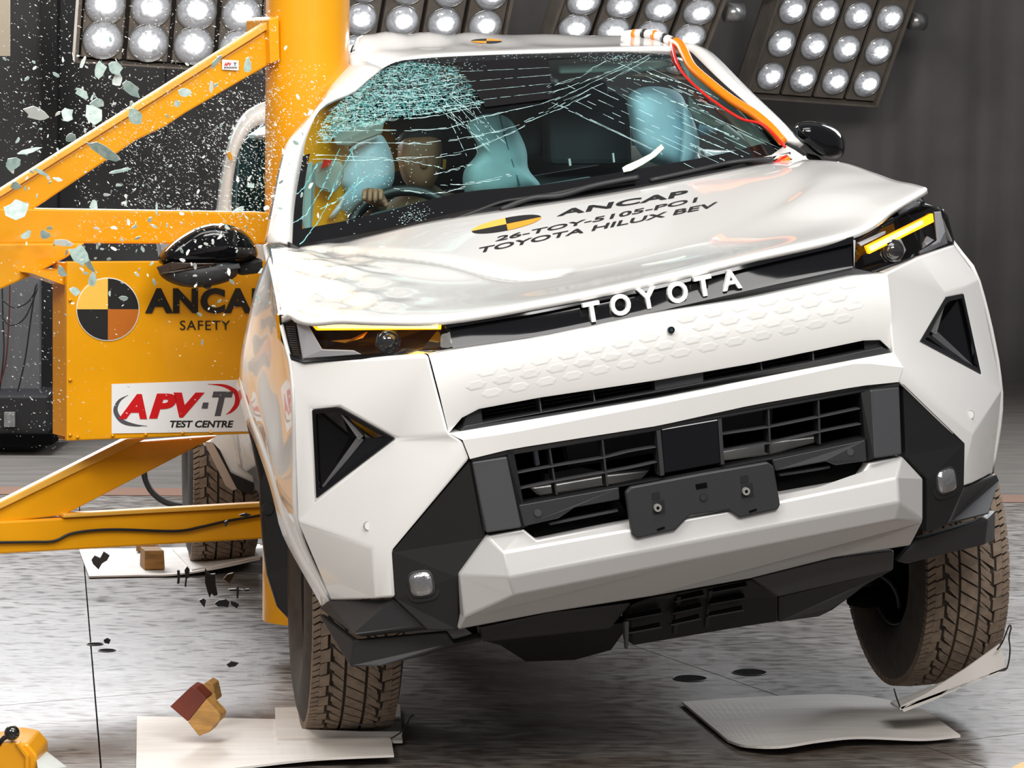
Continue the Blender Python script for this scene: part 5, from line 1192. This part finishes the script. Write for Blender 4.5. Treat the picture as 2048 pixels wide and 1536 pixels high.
block6('wood_block', [W(289,1140,10.86), W(330,1139,10.86), W(328,1101,10.86), W(290,1101,10.86)], (-.03, .10, 0), WOODY, 'ochre wooden cube standing on the rear white board', group='loose wood blocks')
block6('wood_block', [W(272,1103,11.3), W(311,1103,11.3), W(311,1088,11.3), W(272,1088,11.3)], (0, .1, 0), WOODY, 'brown wood block just under the lower yellow beam', group='loose wood blocks')
def frag(px, Y, lab, m=PANELB, th=.006, name='plastic_fragment', cat='fragment', group='flying black plastic fragments'):
    tilt = random.uniform(-.5, .5); cu_ = sum(p[0] for p in px)/len(px)
    o = mk(name, *prism_data([W(u, v, Y + (u-cu_)/F*Y*tilt) for u, v in px], V((0, th, th*.3))), m); tag(o, lab, cat, group); return o
FR = [([(354,1141),(359,1141),(360,1152),(359,1167),(354,1168),(355,1155)], 9.6, 'small upright black fragment left of the group over the white board'),
 ([(369,1141),(374,1134),(379,1140),(378,1155),(374,1157),(372,1175),(369,1172),(371,1155)], 9.6, 'narrow split black fragment beside the upright one'),
 ([(410,1137),(414,1145),(421,1149),(430,1148),(431,1170),(435,1190),(428,1192),(423,1187),(419,1196),(414,1180),(410,1165)], 9.3, 'largest curved black plastic strip hanging in the air'),
 ([(447,1158),(455,1149),(466,1146),(470,1148),(464,1158),(459,1166),(450,1160)], 9.3, 'dark curled fragment right of the largest strip'),
 ([(473,1176),(476,1171),(478,1186),(476,1198),(473,1196)], 9.2, 'thin vertical sliver near the pole foot'),
 ([(456,1179),(470,1178),(487,1180),(480,1182),(460,1182)], 9.2, 'thin flat sliver near the pole foot'),
 ([(490,1179),(498,1178),(498,1182),(491,1183)], 9.2, 'tiny square fragment beside the pole foot'),
 ([(398,1201),(405,1198),(412,1202),(409,1215),(403,1208)], 9.1, 'small hooked black fragment below the largest strip'),
 ([(429,1207),(437,1201),(450,1199),(459,1205),(456,1215),(448,1213),(436,1213)], 9.1, 'lumpy black fragment cluster below the curled piece'),
 ([(461,1203),(470,1205),(478,1210),(474,1217),(462,1209)], 9.1, 'small black fragment right of the lumpy cluster'),
 ([(183,1120),(189,1112),(200,1117),(207,1104),(219,1112),(214,1121),(204,1127),(197,1139),(186,1128)], 10.4, 'shiny grey torn plastic flake over the left end of the rear board'),
 ([(207,1280),(213,1277),(221,1281),(218,1288),(209,1286)], 8.9, 'small dark chip above the two floor discs'),
 ([(453,1329),(461,1324),(477,1327),(470,1333),(458,1335)], 8.5, 'flat dark chip falling left of the near tyre'),
 ([(174,1037),(183,1035),(180,1043),(174,1042)], 8.85, 'tiny black chip in front of the lower beam at left'),
 ([(449,1044),(454,1041),(456,1049),(450,1054)], 8.9, 'tiny black chip in front of the lower beam cable'),
 ([(478,1030),(490,1027),(502,1030),(494,1033),(482,1033)], 8.9, 'long leaf shaped black sliver in front of the lower beam near the pole')]
for px, Y, lab in FR: frag(px, Y, lab, m=MGREY if 'grey' in lab else PANELB)
# discs let into the floor
for k, (u, v, ru, lab) in enumerate(((190, 1288.5, 16, 'dark round floor disc at left, the farther of two'), (214, 1301, 17, 'dark round floor disc at left, the nearer of two'), (1380, 1357, 34, 'round black floor socket near the right board'), (1499, 1345, 35, 'round black floor socket beneath the vented tray end'))):
    c = G(u, v, .001); r_ = ru/F*c.y
    o = mk('floor_socket', *prism_data([c+V((r_*math.cos(2*math.pi*i/28), r_*math.sin(2*math.pi*i/28), 0)) for i in range(28)], V((0, 0, -.02))), DARK); tag(o, lab, 'floor socket', 'floor sockets')
    tube('socket_ring', [c+V((r_*math.cos(2*math.pi*i/28), r_*math.sin(2*math.pi*i/28), 0)) for i in range(29)], .002, MGREY, o, n=5)
# yellow trolley foot bottom left with ball knob
jk = empty('yellow_jack', G(10, 1545)); tag(jk, 'yellow jack foot with black ball knob in the bottom left corner', 'jack')
Yj = 7.55
mk('body', *prism_data([W(-60,1570,Yj), W(76,1560,Yj), W(74,1510,Yj), W(55,1488,Yj), W(20,1482,Yj), W(-60,1500,Yj)], V((0, .18, 0))), YEL, jk, world=True, bevel=.006)
mk('side_rib', *prism_data([W(30,1487,Yj-.01), W(38,1486,Yj-.01), W(58,1512,Yj-.01), W(58,1560,Yj-.01), W(50,1560,Yj-.01), W(50,1515,Yj-.01)], V((0, .04, 0))), YEL, jk, world=True, bevel=.002)
mk('ramp_plate', *prism_data([G(76,1540,.03), G(134,1534,.004), G(90,1500,.02), G(72,1512,.03)], V((0, 0, -.004))), mat('pale_plate', (.6, .65, .62), .4), jk, world=True)
tube('knob_stem', [W(24,1468,Yj), W(8,1476,Yj), W(-2,1486,Yj), W(2,1500,Yj+.02)], .007, PANELB, jk, world=True)
bmk = bmesh.new(); bmesh.ops.create_uvsphere(bmk, u_segments=20, v_segments=14, radius=.020); mek = bpy.data.meshes.new('ball_knob'); bmk.to_mesh(mek); bmk.free()
for v_ in mek.vertices: v_.co = v_.co + W(24, 1466, Yj)
link('ball_knob', mek, KNOB, jk, world=True, smooth=True)
yb = mk('yellow_marker', *prism_data([G(2010,1542,.03), G(2080,1536,.03), G(2080,1518,.03), G(2040,1524,.03)], V((0, 0, -.03))), YEL, bevel=.004); tag(yb, 'yellow block edge in the bottom right corner', 'marker')
# zip ties on the boards
for k, (pts, Y, lab) in enumerate(([[(1994,1300),(2004,1286),(2018,1252),(2022,1256),(2018,1275),(2020,1300),(2014,1336),(1998,1342)], 7.98, 'black cable tie through the tilted board edge'], [[(746,1494),(800,1466),(820,1436),(828,1430)], 7.90, 'thin black cable tie at the right end of the near board lip'], [[(690,1452),(740,1448),(800,1440)], 7.72, 'thin cable tie strand across the near tyre foot'], [[(1788,1377),(1793,1395),(1800,1414)], 7.99, 'short black cable tie at the low end of the tilted board'])):
    o = tube('cable_tie', smooth_line([W(u, v, Y) for u, v in pts], 4), .0022, PANELB, n=5); tag(o, lab, 'cable tie', 'cable ties on the boards')
# ================================================================ FLYING GLASS
def shard(px, py, w_, h_, rot, Y, lab, m=SHARD, nv=9, name='glass_shard'):
    pts = []; tl = random.uniform(-.6, .6); tl2 = random.uniform(-.6, .6)
    for i in range(nv):
        a = 2*math.pi*i/nv + random.uniform(-.25, .25); r_ = random.uniform(.62, 1.05)
        x, y = w_*.5*r_*math.cos(a), h_*.5*r_*math.sin(a)
        X, Z = x*math.cos(rot)-y*math.sin(rot), x*math.sin(rot)+y*math.cos(rot)
        pts.append(W(px+X, py+Z, Y + (X*tl+Z*tl2)/F*Y))
    o = mk(name, *prism_data(pts, V((0, .004, .001))), m); tag(o, lab, 'glass shard', 'flying glass shards'); return o
BIG = [(73,227,56,30,.2,SHARDW,'pale leaf-like shard over the black column'),(236,160,26,32,.3,SHARDW,'white blocky shard above the diagonal beam'),(263,180,46,26,.8,SHARD,'broad tilted shard touching the diagonal beam'),(200,140,30,36,.2,SHARD,'dull round shard below the left lamp bank'),(232,137,36,30,0,SHARD,'dull shard next to the white blocky one'),(164,188,38,18,.7,SHARD,'slim slanted shard left of the beam'),(188,229,48,34,.8,SHARD,'wide green shard just above the beam'),(135,229,26,32,0,SHARD,'upright oval shard left of the wide green one'),(195,207,32,20,-.2,SHARD,'small shard between oval and wide green shards'),(273,236,32,46,-.3,SHARD,'tall olive shard in front of the diagonal beam'),(205,302,78,24,.5,SHARD,'longest blade shard in front of the beam centre'),(369,185,32,24,0,SHARD,'round speckled shard on the beam'),(495,131,20,36,0,SHARD,'tall oval shard beside the small white sticker'),(432,125,12,38,.7,SHARD,'slanted splinter left of the small white sticker'),(422,174,10,28,.1,SHARDW,'thin bright splinter at the beam edge'),(354,208,14,18,0,SHARD,'small pale shard in front of the beam middle'),(27,328,32,34,.3,SHARD,'grey shard near the left frame edge'),(58,302,54,12,-.2,SHARD,'flat long shard near the left edge'),(140,277,26,20,-.4,SHARD,'small shard above the beam left half'),(82,345,42,9,.45,SHARD,'thin slanted splinter over the beam left half'),(116,359,22,9,.3,SHARD,'short splinter over the beam left half'),(239,342,46,8,-.2,SHARD,'flat splinter between the two upper beams'),(34,420,56,46,.3,SHARD,'big pale shard where the two upper beams meet'),(51,471,30,18,-.5,SHARD,'leaf shard in front of the level beam left end'),(126,486,46,18,.1,SHARDW,'shiny shard at the lower edge of the level beam'),(157,510,46,40,.6,SHARD,'large olive shard left of the door mirror'),(188,410,20,26,0,SHARD,'shard standing on the level beam top edge'),(313,420,6,32,0,SHARD,'needle-like shard crossing the level beam top'),(478,420,24,12,-.1,SHARD,'small shard left of the pole at beam height'),(502,372,18,10,.3,SHARD,'small green shard by the rear side window'),(31,372,26,20,0,SHARD,'shard on the beam at far left'),(123,543,30,18,.9,SHARD,'shard above the sign box corner'),(185,558,20,38,.2,SHARD,'upright shard over the round emblem top'),(150,583,26,20,.2,SHARD,'shard beside the round emblem upper left'),(246,597,20,11,0,SHARD,'shard in front of the dark emblem quarter'),(219,587,6,14,0,SHARD,'splinter near the emblem centre'),(178,530,42,14,1.0,SHARD,'slanted shard at the sign box top'),(90,470,26,20,.4,SHARD,'pale shard at the level beam left half'),(165,125,10,30,.4,SHARDW,'white splinter at the lamp bank corner')]
for (u, v, w_, h_, rot, m_, lab) in BIG:
    shard(u, v, w_, h_, rot, random.uniform(7.9, 8.6), lab, m_)
LABM = 'small loose glass chip flying left of the truck'
cl = [(300,330,140,90),(130,160,90,80),(480,330,40,110),(100,300,80,120),(330,410,120,40),(200,530,70,60),(620,330,60,110),(420,560,90,50),(60,450,60,80)]
for k in range(190):
    cx, cy, sx, sy = random.choice(cl); u = random.gauss(cx, sx); v = random.gauss(cy, sy)
    if u > 700 or u < -10 or v < 0 or v > 760 or (u > 560 and v > 470) or (u > 640 and v > 190): continue
    s_ = random.uniform(4, 12)
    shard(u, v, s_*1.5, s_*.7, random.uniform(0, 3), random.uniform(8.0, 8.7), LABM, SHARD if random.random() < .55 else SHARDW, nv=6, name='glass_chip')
# fine glass dust, far too many to count
v = []; f = []
SUBC = [(0,0,560,330,1500),(150,150,420,300,1100),(250,250,300,180,1100),(440,180,110,260,500),(530,120,120,330,700),(150,440,370,60,300),(0,520,130,380,260),(130,520,380,360,180),(1040,0,60,70,40)]
for x0, y0, ww, hh, n_ in SUBC:
    for k in range(n_):
        u, q = x0+random.random()*ww, y0+random.random()*hh
        if u > 530 and q > 200+(697-u)*1.6: continue
        Y = random.uniform(7.9, 8.7) if u < 1000 else 12
        s_ = random.choice((.5, .7, .8, 1.0, 1.2, 1.8))/F*Y; a = random.uniform(.2, .9) if random.random() < .7 else random.uniform(0, 3)
        p = W(u, q, Y); e_1 = V((math.cos(a), random.uniform(-.5, .5), -math.sin(a)))*s_*random.uniform(1, 2.2); e_2 = V((math.sin(a), random.uniform(-.5, .5), math.cos(a)))*s_*.6
        b0 = len(v); v += [p-e_1, p+e_2, p+e_1, p-e_2, p+V((0, s_*.6, 0))]; f += [(b0, b0+1, b0+2, b0+3), (b0, b0+1, b0+4), (b0+1, b0+2, b0+4), (b0+2, b0+3, b0+4), (b0+3, b0, b0+4)]
gd = mk('glass_dust', v, f, mat('glass_dust', (.62, .66, .63), .3, spec=.8), recalc=False); tag(gd, 'spray of fine glass dust filling the air left of the truck', 'glass dust', kind='stuff')
